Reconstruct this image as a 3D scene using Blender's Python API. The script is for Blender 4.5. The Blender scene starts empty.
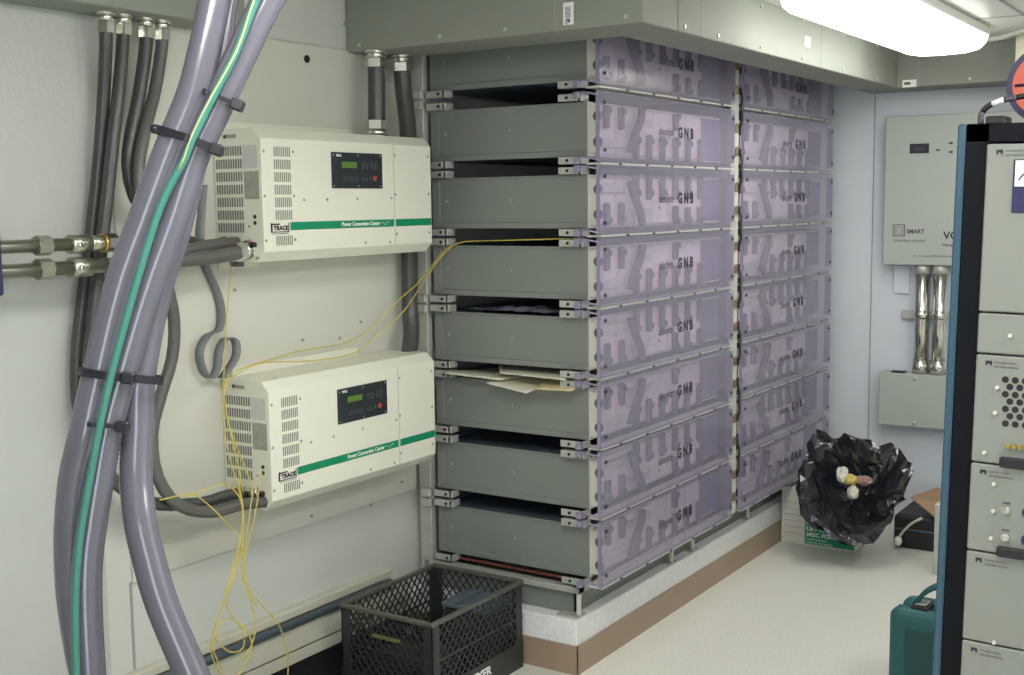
import bpy, bmesh, math, random
import numpy as np
from mathutils import Vector, Matrix, noise
random.seed(7)
scene = bpy.context.scene
COL = scene.collection
PI = math.pi
V = Vector

# ---------------------------------------------------------------- camera
FPX = 1198.9
yaw, pitch, roll = [math.radians(v) for v in (33.405, 6.391, -0.7204)]
CAM = np.array([-2.4125, -2.6124, 1.5456])
cy, sy, cp, sp = math.cos(yaw), math.sin(yaw), math.cos(pitch), math.sin(pitch)
F = np.array([cy * cp, sy * cp, -sp]); R0 = np.array([sy, -cy, 0.0]); U0 = np.cross(R0, F)
ca, sa = math.cos(roll), math.sin(roll)
R = ca * R0 + sa * U0; U = -sa * R0 + ca * U0
cd = bpy.data.cameras.new('camera'); cd.sensor_width = 36; cd.lens = FPX / 1024 * 36
cam = bpy.data.objects.new('camera', cd); COL.objects.link(cam)
cam.matrix_world = Matrix(((R[0], U[0], -F[0], CAM[0]), (R[1], U[1], -F[1], CAM[1]), (R[2], U[2], -F[2], CAM[2]), (0, 0, 0, 1)))
cd.clip_start = 0.05
scene.camera = cam

# ---------------------------------------------------------------- light
scene.view_settings.view_transform = 'Standard'; scene.view_settings.look = 'None'
scene.view_settings.exposure = 0.6; scene.view_settings.gamma = 1.0
w = bpy.data.worlds.new('world'); scene.world = w; w.use_nodes = True
w.node_tree.nodes['Background'].inputs[0].default_value = (0.62, 0.68, 0.8, 1)
w.node_tree.nodes['Background'].inputs[1].default_value = 0.35
LENS_POWER = 6.3          # emission of the ceiling fixtures' lenses

def area(name, loc, target, sx, sy_, power, color):
    l = bpy.data.lights.new(name, 'AREA'); l.shape = 'RECTANGLE'; l.size = sx; l.size_y = sy_; l.energy = power; l.color = color
    o = bpy.data.objects.new(name, l); COL.objects.link(o); o.location = loc
    o.rotation_euler = (Vector(target) - Vector(loc)).to_track_quat('-Z', 'Y').to_euler()
    return o
# unseen area lamp standing in for daylight, behind and to the right of the camera
area('unseen_daylight_lamp', (-3.3, -2.9, 1.25), (0.2, -0.3, 1.0), 0.9, 1.9, 16, (0.86, 0.92, 1.0))

# ---------------------------------------------------------------- helpers
def at(px, py, ax, val):
    """world point where the sight line through a photograph pixel meets a plane"""
    r = F + R * (px - 512) / FPX - U * (py - 337.5) / FPX
    i = 'xyz'.index(ax); t = (val - CAM[i]) / r[i]
    return Vector(CAM + r * t)
def deep(px, py, d):
    return Vector(CAM + (F + R * (px - 512) / FPX - U * (py - 337.5) / FPX) * d)

ORG = {}
def tag(o, label=None, cat=None, group=None, kind=None):
    if label: o['label'] = label
    if cat: o['category'] = cat
    if group: o['group'] = group
    if kind: o['kind'] = kind
    return o
def thing(name, loc, label, cat, group=None):
    o = bpy.data.objects.new(name, None); COL.objects.link(o); o.location = loc
    o.empty_display_size = 0.05
    ORG[o.name] = Vector(loc)
    return tag(o, label, cat, group)

class MB:
    def __init__(s): s.bm = bmesh.new()
    def box(s, x0, x1, y0, y1, z0, z1, bev=0, seg=1):
        m = Matrix.Translation(((x0 + x1) / 2, (y0 + y1) / 2, (z0 + z1) / 2)) @ Matrix.Diagonal((abs(x1 - x0), abs(y1 - y0), abs(z1 - z0), 1))
        r = bmesh.ops.create_cube(s.bm, size=1, matrix=m)
        if bev:
            es = list({e for v in r['verts'] for e in v.link_edges})
            bmesh.ops.bevel(s.bm, geom=es, offset=bev, segments=seg, affect='EDGES', profile=0.5)
        return s
    def cyl(s, p0, p1, r, n=16, r2=None, smooth=True):
        p0, p1 = Vector(p0), Vector(p1); d = p1 - p0
        q = d.to_track_quat('Z', 'Y').to_matrix().to_4x4()
        g = bmesh.ops.create_cone(s.bm, cap_ends=True, segments=n, radius1=r, radius2=r if r2 is None else r2, depth=d.length,
                              matrix=Matrix.Translation((p0 + p1) / 2) @ q)
        if smooth:
            for f in {f for v in g['verts'] for f in v.link_faces}:
                if len(f.verts) == 4: f.smooth = True
        return s
    def sphere(s, c, r, sc=(1, 1, 1), u=14, v=8):
        g = bmesh.ops.create_uvsphere(s.bm, u_segments=u, v_segments=v, radius=r, matrix=Matrix.Translation(c) @ Matrix.Diagonal((*sc, 1)))
        for vv in g['verts']:
            for f in vv.link_faces: f.smooth = True
        return s
    def tube(s, pts, r, n=10, step=None, ridge=None, closed=False):
        pts = [Vector(p) for p in pts]
        if step: pts = spline(pts, step)
        N = len(pts); rings = []; up = None
        for i in range(N):
            if closed: t = pts[(i + 1) % N] - pts[i - 1]
            else: t = pts[min(i + 1, N - 1)] - pts[max(i - 1, 0)]
            t = t.normalized()
            if up is None:
                up = t.orthogonal().normalized()
            up = (up - t * up.dot(t)).normalized(); b = t.cross(up)
            rr = r if not ridge else r + (ridge if i % 2 else -ridge)
            rings.append([s.bm.verts.new(pts[i] + (up * math.cos(2 * PI * k / n) + b * math.sin(2 * PI * k / n)) * rr) for k in range(n)])
        for i in range(N - (0 if closed else 1)):
            a, c = rings[i], rings[(i + 1) % N]
            for k in range(n):
                f = s.bm.faces.new((a[k], a[(k + 1) % n], c[(k + 1) % n], c[k])); f.smooth = True
        if not closed:
            s.bm.faces.new(rings[0][::-1]); s.bm.faces.new(rings[-1])
        return s
    def prism(s, poly, h, fn):
        """poly: 2-D outline, h=(a,b) extent; fn(u,v,t) -> world point"""
        a = [s.bm.verts.new(fn(u, v, h[0])) for u, v in poly]; b = [s.bm.verts.new(fn(u, v, h[1])) for u, v in poly]
        n = len(poly)
        s.bm.faces.new(a[::-1]); s.bm.faces.new(b)
        for i in range(n): s.bm.faces.new((a[i], a[(i + 1) % n], b[(i + 1) % n], b[i]))
        return s
    def strip(s, pts, wid, th, step=None):
        """flat ribbon: wid = width vector, th = thickness"""
        pts = [Vector(p) for p in pts]
        if step: pts = spline(pts, step)
        N = len(pts); rows = []
        for i in range(N):
            t = (pts[min(i + 1, N - 1)] - pts[max(i - 1, 0)]).normalized()
            wv = Vector(wid) / 2; nn = t.cross(wv).normalized() * th / 2
            rows.append([s.bm.verts.new(pts[i] + q) for q in (wv + nn, wv - nn, -wv - nn, -wv + nn)])
        for i in range(N - 1):
            for k in range(4):
                f = s.bm.faces.new((rows[i][k], rows[i][(k + 1) % 4], rows[i + 1][(k + 1) % 4], rows[i + 1][k])); f.smooth = True
        s.bm.faces.new(rows[0][::-1]); s.bm.faces.new(rows[-1])
        return s
    def text(s, body, size, fn, bold=0.0, depth=0.0006, spacing=1.0, width=None):
        me = text_mesh(body, size, bold, depth, spacing)
        xs = [v.co.x for v in me.vertices]; x0, x1 = min(xs), max(xs)
        k = (width / (x1 - x0)) if width else 1
        vs = [s.bm.verts.new(fn((v.co.x - x0) * k, v.co.y, v.co.z)) for v in me.vertices]
        for p in me.polygons:
            try: s.bm.faces.new([vs[i] for i in p.vertices])
            except ValueError: pass
        return s
    def build(s, name, mat, parent=None, org=None, normals=True):
        if normals: bmesh.ops.recalc_face_normals(s.bm, faces=s.bm.faces)
        o0 = ORG[parent.name] if parent is not None else Vector(org if org is not None else (0, 0, 0))
        me = bpy.data.meshes.new(name)
        if o0.length: bmesh.ops.translate(s.bm, verts=s.bm.verts, vec=-o0)
        s.bm.to_mesh(me); s.bm.free()
        me.materials.append(mat)
        o = bpy.data.objects.new(name, me); COL.objects.link(o)
        if parent is not None: o.parent = parent
        else: o.location = o0
        ORG[o.name] = o0
        return o
_tc = {}
def text_mesh(body, size, bold, depth, spacing):
    k = (body, size, bold, depth, spacing)
    if k not in _tc:
        c = bpy.data.curves.new('t', 'FONT'); c.body = body; c.size = size; c.extrude = depth; c.offset = bold; c.space_character = spacing
        c.resolution_u = 3
        o = bpy.data.objects.new('t', c); COL.objects.link(o)
        bpy.context.view_layer.update()
        _tc[k] = bpy.data.meshes.new_from_object(o)
        bpy.data.objects.remove(o)
    return _tc[k]
def spline(pts, step):
    out = []
    P_ = [pts[0] * 2 - pts[1]] + pts + [pts[-1] * 2 - pts[-2]]
    for i in range(1, len(P_) - 2):
        a, b, c, d = P_[i - 1:i + 3]
        n = max(1, int((c - b).length / step))
        for k in range(n):
            t = k / n
            out.append(0.5 * ((2 * b) + (c - a) * t + (2 * a - 5 * b + 4 * c - d) * t * t + (3 * b - a - 3 * c + d) * t ** 3))
    out.append(pts[-1]); return out
def copy_tree(o, parent=None):
    c = o.copy(); COL.objects.link(c); c.parent = parent
    for ch in list(o.children): copy_tree(ch, c)
    return c

# ---------------------------------------------------------------- materials
def mat(name, col, rough=0.5, metal=0.0, var=0.06, vs=8.0, bump=0.0, bs=60.0, spec=0.5, coat=0.0, bdist=0.002, stretch=None):
    m = bpy.data.materials.new(name); m.use_nodes = True; nt = m.node_tree; n = nt.nodes; L = nt.links
    b = n['Principled BSDF']; b.inputs['Roughness'].default_value = rough; b.inputs['Metallic'].default_value = metal
    b.inputs['Specular IOR Level'].default_value = spec; b.inputs['Coat Weight'].default_value = coat
    tc = n.new('ShaderNodeTexCoord'); src = tc.outputs['Object']
    if stretch:
        mp = n.new('ShaderNodeMapping'); mp.inputs['Scale'].default_value = stretch; L.new(src, mp.inputs[0]); src = mp.outputs[0]
    nz = n.new('ShaderNodeTexNoise'); nz.inputs['Scale'].default_value = vs; nz.inputs['Detail'].default_value = 4; L.new(src, nz.inputs[0])
    mx = n.new('ShaderNodeMix'); mx.data_type = 'RGBA'
    mx.inputs[6].default_value = (*[max(0, c * (1 - var)) for c in col], 1); mx.inputs[7].default_value = (*[min(1, c * (1 + var)) for c in col], 1)
    L.new(nz.outputs[0], mx.inputs[0]); L.new(mx.outputs[2], b.inputs['Base Color'])
    if bump:
        n2 = n.new('ShaderNodeTexNoise'); n2.inputs['Scale'].default_value = bs; n2.inputs['Detail'].default_value = 3; L.new(src, n2.inputs[0])
        bp = n.new('ShaderNodeBump'); bp.inputs['Strength'].default_value = bump; bp.inputs['Distance'].default_value = bdist
        L.new(n2.outputs[0], bp.inputs['Height']); L.new(bp.outputs[0], b.inputs['Normal'])
    return m
M = {}
M['board'] = mat('cream_wall_board', (0.62, 0.62, 0.55), 0.45, var=0.05, vs=3)
M['wall'] = mat('off_white_wall', (0.58, 0.60, 0.56), 0.4, var=0.05, vs=3)
M['pebble'] = mat('embossed_wall_sheet', (0.46, 0.48, 0.455), 0.38, var=0.04, bump=0.5, bs=75, bdist=0.003)
M['farwall'] = mat('far_wall_paint', (0.66, 0.70, 0.76), 0.45, var=0.03)
M['ceiling'] = mat('ceiling_panel', (0.62, 0.62, 0.58), 0.35, var=0.04)
M['seam'] = mat('seam_grey', (0.33, 0.34, 0.33), 0.5)
M['duct'] = mat('grey_green_wireway_paint', (0.255, 0.275, 0.235), 0.6, var=0.05, spec=0.25)
M['tray'] = mat('grey_tray_paint', (0.205, 0.222, 0.208), 0.42, var=0.05, vs=5)
M['flange'] = mat('pale_tray_flange', (0.60, 0.60, 0.53), 0.45)
M['galv'] = mat('galvanised_steel', (0.50, 0.51, 0.47), 0.42, 0.35, var=0.15, vs=40)
M['zinc'] = mat('bright_zinc', (0.72, 0.72, 0.66), 0.22, 1.0, var=0.1, vs=30)
M['black'] = mat('black_rubber', (0.012, 0.012, 0.014), 0.5)
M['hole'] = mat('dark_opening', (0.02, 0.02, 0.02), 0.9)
M['flex'] = mat('dark_grey_flexible_conduit', (0.06, 0.06, 0.058), 0.33, var=0.08)
M['flex2'] = mat('mid_grey_flexible_conduit', (0.105, 0.105, 0.098), 0.35, var=0.08)
M['emt'] = mat('olive_grey_rigid_conduit', (0.42, 0.42, 0.34), 0.28, 0.9, var=0.12, vs=30)
M['hose'] = mat('lavender_grey_liquidtight', (0.112, 0.108, 0.14), 0.15, var=0.05, spec=0.9)
M['green_wire'] = mat('green_ground_wire', (0.045, 0.19, 0.15), 0.25, var=0.1)
M['stripe_yellow'] = mat('yellow_wire_stripe', (0.42, 0.42, 0.20), 0.35)
M['yellow'] = mat('yellow_wire', (0.62, 0.50, 0.09), 0.4)
M['ribbon'] = mat('grey_ribbon_cable', (0.19, 0.20, 0.21), 0.5)
M['inv'] = mat('cream_enamel', (0.76, 0.76, 0.65), 0.35, var=0.025, vs=4)
M['green'] = mat('green_print', (0.0, 0.25, 0.115), 0.4, var=0.03)
M['white'] = mat('white_print', (0.85, 0.86, 0.82), 0.5, var=0.02)
M['ink'] = mat('black_print', (0.015, 0.012, 0.03), 0.5)
M['greyink'] = mat('grey_print', (0.09, 0.08, 0.11), 0.5)
M['slot'] = mat('vent_slot', (0.19, 0.19, 0.175), 0.8)
M['navy'] = mat('dark_display_panel', (0.02, 0.026, 0.032), 0.3)
M['lcd'] = mat('green_lcd', (0.10, 0.22, 0.03), 0.3)
M['key'] = mat('dark_key', (0.045, 0.05, 0.055), 0.45)
M['red'] = mat('red_button', (0.42, 0.05, 0.05), 0.4)
M['sticker'] = mat('grey_sticker', (0.34, 0.35, 0.29), 0.5, var=0.35, vs=70)
M['cell'] = mat('pale_battery_cell', (0.80, 0.74, 0.70), 0.5, var=0.05)
M['term'] = mat('dark_terminal', (0.11, 0.105, 0.13), 0.4)
M['cabletie'] = mat('black_nylon', (0.015, 0.015, 0.022), 0.35)
M['floor'] = mat('speckled_vinyl', (0.74, 0.735, 0.67), 0.3, var=0.22, vs=120, bump=0.12, bs=90)
M['plinth'] = mat('speckled_white_plinth', (0.82, 0.83, 0.84), 0.4, var=0.22, vs=110, bump=0.12, bs=90)
M['brown'] = mat('brown_cove_base', (0.345, 0.25, 0.185), 0.42, var=0.05)
M['crate'] = mat('black_plastic_crate', (0.028, 0.032, 0.032), 0.42, var=0.2, vs=25)
M['slate'] = mat('blue_grey_plastic', (0.09, 0.12, 0.15), 0.45)
M['paper'] = mat('cream_paper', (0.62, 0.60, 0.48), 0.7, var=0.06)
M['manila'] = mat('manila_paper', (0.62, 0.52, 0.30), 0.7, var=0.06)
M['vo'] = mat('grey_enclosure_paint', (0.43, 0.465, 0.43), 0.42, var=0.02)
M['blue'] = mat('steel_blue_paint', (0.035, 0.085, 0.13), 0.35)
M['rackblack'] = mat('black_rack_paint', (0.004, 0.005, 0.008), 0.6, spec=0.15)
M['panel'] = mat('grey_module_paint', (0.235, 0.25, 0.225), 0.45, var=0.03)
M['brass'] = mat('brass', (0.5, 0.36, 0.09), 0.35, 0.8)
M['teal'] = mat('teal_plastic', (0.012, 0.10, 0.105), 0.45, var=0.08)
M['tealdark'] = mat('dark_teal_plastic', (0.008, 0.06, 0.068), 0.4)
M['carton'] = mat('white_carton', (0.62, 0.62, 0.55), 0.65, var=0.05)
M['bag'] = mat('black_bin_liner', (0.012, 0.011, 0.016), 0.17, var=0.2, spec=0.8, bump=0.5, bs=22, bdist=0.012)
M['card'] = mat('brown_cardboard', (0.36, 0.23, 0.14), 0.7)
M['skin'] = mat('pinkish_brown_wrapper', (0.32, 0.20, 0.16), 0.5)
M['orange'] = mat('red_orange_plastic', (0.55, 0.10, 0.05), 0.4)
M['deepblue'] = mat('dark_blue_plastic', (0.02, 0.02, 0.09), 0.4)
M['beige'] = mat('beige_paint', (0.68, 0.66, 0.50), 0.45)
M['ledge'] = mat('cream_trunking', (0.55, 0.54, 0.44), 0.45)
M['clearbag'] = mat('grey_plastic_film', (0.12, 0.13, 0.16), 0.2, bump=0.4, bs=60)
M['copper'] = mat('copper_lug', (0.30, 0.20, 0.13), 0.4, 0.5)

def purple_mat():
    m = bpy.data.materials.new('translucent_purple_polycarbonate'); m.use_nodes = True; nt = m.node_tree; n = nt.nodes; L = nt.links
    n.remove(n['Principled BSDF']); out = n['Material Output']
    tr = n.new('ShaderNodeBsdfTransparent'); tr.inputs[0].default_value = (0.945, 0.915, 0.975, 1)
    df = n.new('ShaderNodeBsdfDiffuse'); df.inputs[0].default_value = (0.60, 0.56, 0.70, 1)
    tl = n.new('ShaderNodeBsdfTranslucent'); tl.inputs[0].default_value = (0.6, 0.52, 0.75, 1)
    gl = n.new('ShaderNodeBsdfGlossy'); gl.inputs[0].default_value = (1, 1, 1, 1); gl.inputs['Roughness'].default_value = 0.18
    nz = n.new('ShaderNodeTexNoise'); nz.inputs['Scale'].default_value = 9
    tc = n.new('ShaderNodeTexCoord'); L.new(tc.outputs['Object'], nz.inputs[0])
    rm = n.new('ShaderNodeMapRange'); rm.inputs[3].default_value = 0.15; rm.inputs[4].default_value = 0.30; L.new(nz.outputs[0], rm.inputs[0])
    a = n.new('ShaderNodeMixShader'); a.inputs[0].default_value = 0.25; L.new(df.outputs[0], a.inputs[1]); L.new(tl.outputs[0], a.inputs[2])
    b = n.new('ShaderNodeMixShader'); L.new(rm.outputs[0], b.inputs[0]); L.new(tr.outputs[0], b.inputs[1]); L.new(a.outputs[0], b.inputs[2])
    fr = n.new('ShaderNodeFresnel'); fr.inputs[0].default_value = 1.4
    c = n.new('ShaderNodeMixShader'); ge = n.new('ShaderNodeNewGeometry'); inv = n.new('ShaderNodeMath'); inv.operation = 'SUBTRACT'; inv.inputs[0].default_value = 1.0; L.new(ge.outputs['Backfacing'], inv.inputs[1])
    mu = n.new('ShaderNodeMath'); mu.operation = 'MULTIPLY'; L.new(fr.outputs[0], mu.inputs[0]); L.new(inv.outputs[0], mu.inputs[1]); L.new(mu.outputs[0], c.inputs[0]); L.new(b.outputs[0], c.inputs[1]); L.new(gl.outputs[0], c.inputs[2])
    L.new(c.outputs[0], out.inputs[0]); return m
M['purple'] = purple_mat()
M['rim'] = mat('purple_cover_rim', (0.27, 0.23, 0.34), 0.35, var=0.05)
def emit(name, col, s):
    m = bpy.data.materials.new(name); m.use_nodes = True; nt = m.node_tree
    e = nt.nodes.new('ShaderNodeEmission'); e.inputs[0].default_value = (*col, 1); e.inputs[1].default_value = s
    nt.links.new(e.outputs[0], nt.nodes['Material Output'].inputs[0]); return m
M['lens'] = emit('glowing_lens', (1.0, 0.99, 0.93), LENS_POWER)

# ---------------------------------------------------------------- room shell
ZC, XF = 2.205, 3.30
def S(name, mb, m, org=None): return tag(mb.build(name, m, None, org), kind='structure')
S('floor', MB().box(-4.0, XF + .1, -3.6, 0.1, -0.1, 0), M['floor'])
S('wall_left', MB().box(-4.0, XF + .1, 0, 0.1, 0, ZC), M['wall'])
S('wall_far', MB().box(XF, XF + .1, -3.6, 0, 0, ZC), M['farwall'])
S('wall_right', MB().box(-4.0, XF, -3.7, -3.6, 0, ZC), M['wall'])
S('ceiling', MB().box(-4.0, XF + .1, -3.7, 0.1, ZC, ZC + 0.1), M['ceiling'])
# wall behind the camera, with an unseen doorway that lets the world light in
S('wall_back', MB().box(-4.1, -4.0, -2.2, 0, 0, ZC).box(-4.1, -4.0, -3.6, -3.4, 0, ZC).box(-4.1, -4.0, -3.4, -2.2, 2.05, ZC), M['wall'])
S('wall_sheet_left', MB().box(-3.9, -0.43, -0.008, 0.0, 0.0, 2.04), M['pebble'])
n_ = 1
def trim(mb, m):
    global n_
    o = S('trim_%d' % n_, mb, m); n_ += 1; return o
trim(MB().box(-0.352, -0.345, -0.003, 0, 0.0, 0.535), M['seam'])
trim(MB().box(XF - 0.003, XF, -0.905, -0.900, 0, 2.03), M['seam'])
trim(MB().box(XF - 0.003, XF, -1.565, -1.560, 0, 2.03), M['seam'])
for yy in (-1.72, -2.32):
    trim(MB().box(-3.9, 3.0, yy - 0.004, yy + 0.004, ZC - 0.003, ZC), M['seam'])
for xx in (1.1, 1.7, 2.35):
    trim(MB().box(xx, xx + .006, -3.5, -1.08, ZC - 0.003, ZC), M['seam'])

# mounting board on the left wall
bd = thing('mounting_board', (-0.345, 0, 0.535), 'large cream board screwed flat to the left wall behind both white inverters', 'board')
MB().box(-0.345, 0.900, -0.010, 0, 0.535, 2.04, 0.001).build('board', M['board'], bd)
for (u, v) in ((307, 59), (340, 338), (303, 340), (361, 322), (371, 505), (402, 482), (312, 516), (235, 290), (345, 24)):
    p = at(u, v, 'y', -0.012)
    r_ = 0.012 if v == 59 else 0.005
    MB().cyl((p.x, -0.010, p.z), (p.x, -0.014, p.z), r_, 12).build('screw', M['black'] if v == 59 else M['seam'], bd)

# plinth
S('plinth', MB().box(0.867, XF, -0.688, 0, 0.0, 0.182, 0.003), M['plinth'])
S('baseboard_front', MB().box(0.861, XF, -0.694, -0.688, 0.0, 0.098), M['brown'])
S('baseboard_side', MB().box(0.861, 0.867, -0.694, 0, 0.0, 0.098), M['brown'])

# trunking along the foot of the left wall
tk = thing('wall_trunking', (-1, 0, 0.0), 'cream metal trunking running along the foot of the left wall', 'trunking')
MB().box(-2.5, 0.73, -0.030, 0, 0.262, 0.290, 0.003).build('ledge', M['ledge'], tk)
MB().box(-2.5, 0.80, -0.045, -0.001, 0.165, 0.238, 0.003).build('cover', M['ledge'], tk)
MB().box(-2.5, 0.80, -0.038, -0.001, 0.118, 0.158, 0.003).build('cover', M['ledge'], tk)
S('black_strip_left', MB().box(-2.5, 0.80, -0.030, -0.0005, 0.0, 0.112, .003), M['black'])  # black strip filling the gap below the trunking
tag(MB().tube([(-2.5, -0.052, 0.252), (0.70, -0.046, 0.252)], 0.0135, 14).build('cable', M['slate'], None, (-1, -0.05, 0.252)),
    'thick dark cable lying along the cream trunking at the foot of the left wall', 'cable')
tag(MB().box(-0.6, 0.322, -0.62, -0.005, 0.0, 0.012, 0.003).build('black_floor_sheet', M['black'], None, (-0.1, -0.3, 0)),
    'thin black sheet on the floor left of the milk crate', 'mat')  # plain black sheet over the dark stretch of floor

# ---------------------------------------------------------------- ducts (wireways)
def wireway(name, label, x0, x1, y0, y1, z0, z1, seams=(), axis='x', screws=()):
    t = thing(name, ((x0 + x1) / 2, (y0 + y1) / 2, z0), label, 'wireway')
    MB().box(x0, x1, y0, y1, z0, z1, 0.003).build('body', M['duct'], t)
    for s_ in seams:
        if axis == 'x': MB().box(s_ - .0015, s_ + .0015, y0 - .0012, y1, z0 - .0012, z1).build('seam', M['seam'], t)
        else: MB().box(x0 - .0012, x1, s_ - .0015, s_ + .0015, z0 - .0012, z1).build('seam', M['seam'], t)
    for (p, d) in screws:
        p = Vector(p); d = Vector(d)
        m_ = MB(); m_.cyl(p, p + d * .004, 0.006, 10); m_.build('screw', M['galv'], t)
    return t
ZD = 2.034
wireway('wireway', 'grey wireway at the ceiling crossing from the left wall above the battery, dark face', 0.595, 0.815, -1.071, 0, ZD, ZC,
        (-0.79,), 'y', [((0.595, y, ZD + .02), (-1, 0, 0)) for y in (-.06, -.38, -.62, -.83, -1.02)])
w2 = wireway('wireway', 'long bright grey wireway under the ceiling in front of the purple covers', 0.817, 3.058, -1.071, -0.890, ZD, ZC,
        (0.98, 2.05), 'x', [((x, -1.071, z), (0, -1, 0)) for x in (.66 + .2, 1.1, 1.45, 1.85, 2.3, 2.75) for z in (ZD + .018, ZC - .02)])
w3 = wireway('wireway', 'grey wireway under the ceiling along the far wall, above the wall enclosure', 3.06, XF, -3.0, -0.890, ZD, ZC,
        (-1.160,), 'y', [((3.06, y, ZD + .02), (-1, 0, 0)) for y in (-1.05, -1.38, -1.9)])
w4 = wireway('wireway', 'grey wireway at top left on the wall, feeding the four dark conduits', -2.2, 0.010, -0.15, 0, ZD, ZC, (-0.42, -1.2), 'x')
# labels on the wireways
def sticker(name, label, mb, parts=(), org=(0, 0, 0)):
    o = mb.build(name, M['white'], None, org); return tag(o, label, 'label')
p = at(568.5, 14, 'x', 0.594)
lt = MB().box(0.5925, 0.5945, p.y - 0.017, p.y + 0.017, p.z - 0.030, p.z + 0.032).build('label', M['white'], bpy.data.objects['wireway'])
lb = MB()
for k in range(9): lb.box(0.5915, 0.5922, p.y - 0.008, p.y + 0.010, p.z + 0.018 - k * 0.0035, p.z + 0.0195 - k * 0.0035)
lb.box(0.5915, 0.5922, p.y - .006, p.y + .008, p.z - .024, p.z - .014).build('barcode', M['greyink'], lt)
p = at(807, 42, 'y', -1.072)
MB().box(p.x - .028, p.x + .028, -1.0745, -1.0725, p.z - .019, p.z + .019).build('label', M['white'], w2)
p = at(909.5, 83.5, 'x', 3.058)
MB().box(3.055, 3.058, p.y - .030, p.y + .030, p.z - .016, p.z + .016).build('label', M['white'], w3)
MB().box(3.053, 3.055, p.y - .005, p.y + .022, p.z - .005, p.z + .006).build('print', M['greyink'], w3)
# light conduit on ceiling near far wall
tag(MB().tube([at(982, 40, 'z', 2.18), at(1000, 38, 'z', 2.18), at(1030, 29, 'z', 2.18), at(1080, 22, 'z', 2.18)], 0.011, 10, 0.05).build('conduit', M['galv'], None, (2.6, -1.7, 2.18)),
    'thin pale conduit clipped to the ceiling right of the glowing light', 'conduit')

# ---------------------------------------------------------------- ceiling lights
def fixture(x0, x1, y0, y1, label, power, tint=(1.0, 0.99, 0.93)):
    t = thing('ceiling_light', ((x0 + x1) / 2, (y0 + y1) / 2, ZC), label, 'ceiling light')
    MB().box(x0, x1, y0, y1, ZC - .034, ZC - .0005, 0.004).build('housing', M['white'], t)
    yc, hw, d = (y0 + y1) / 2, (y1 - y0) / 2 - .006, 0.062
    prof = [(-hw, 0), (-hw * .95, -d * .45), (-hw * .8, -d * .8), (-hw * .5, -d * .97), (0, -d), (hw * .5, -d * .97), (hw * .8, -d * .8), (hw * .95, -d * .45), (hw, 0)]
    mb = MB().prism(prof, (x0 + .006, x1 - .006), lambda u, v, tt: Vector((tt, yc + u, ZC - .034 + v)))
    mb.build('lens', emit('glowing_lens', tint, power), t)
    return t
fixture(1.25, 2.60, -1.555, -1.205, 'glowing white fluorescent wrap light on the ceiling, top right', LENS_POWER)
fixture(-1.70, -0.35, -1.75, -1.25, 'second glowing fluorescent wrap light on the ceiling nearer the camera', LENS_POWER * 1.7)
fixture(-0.40, 1.20, -3.10, -2.60, 'third fluorescent wrap light, unseen, added on the ceiling over the right side of the room', LENS_POWER * 1.9)  # unseen lamp, added to light the purple covers more than the tray ends

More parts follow.
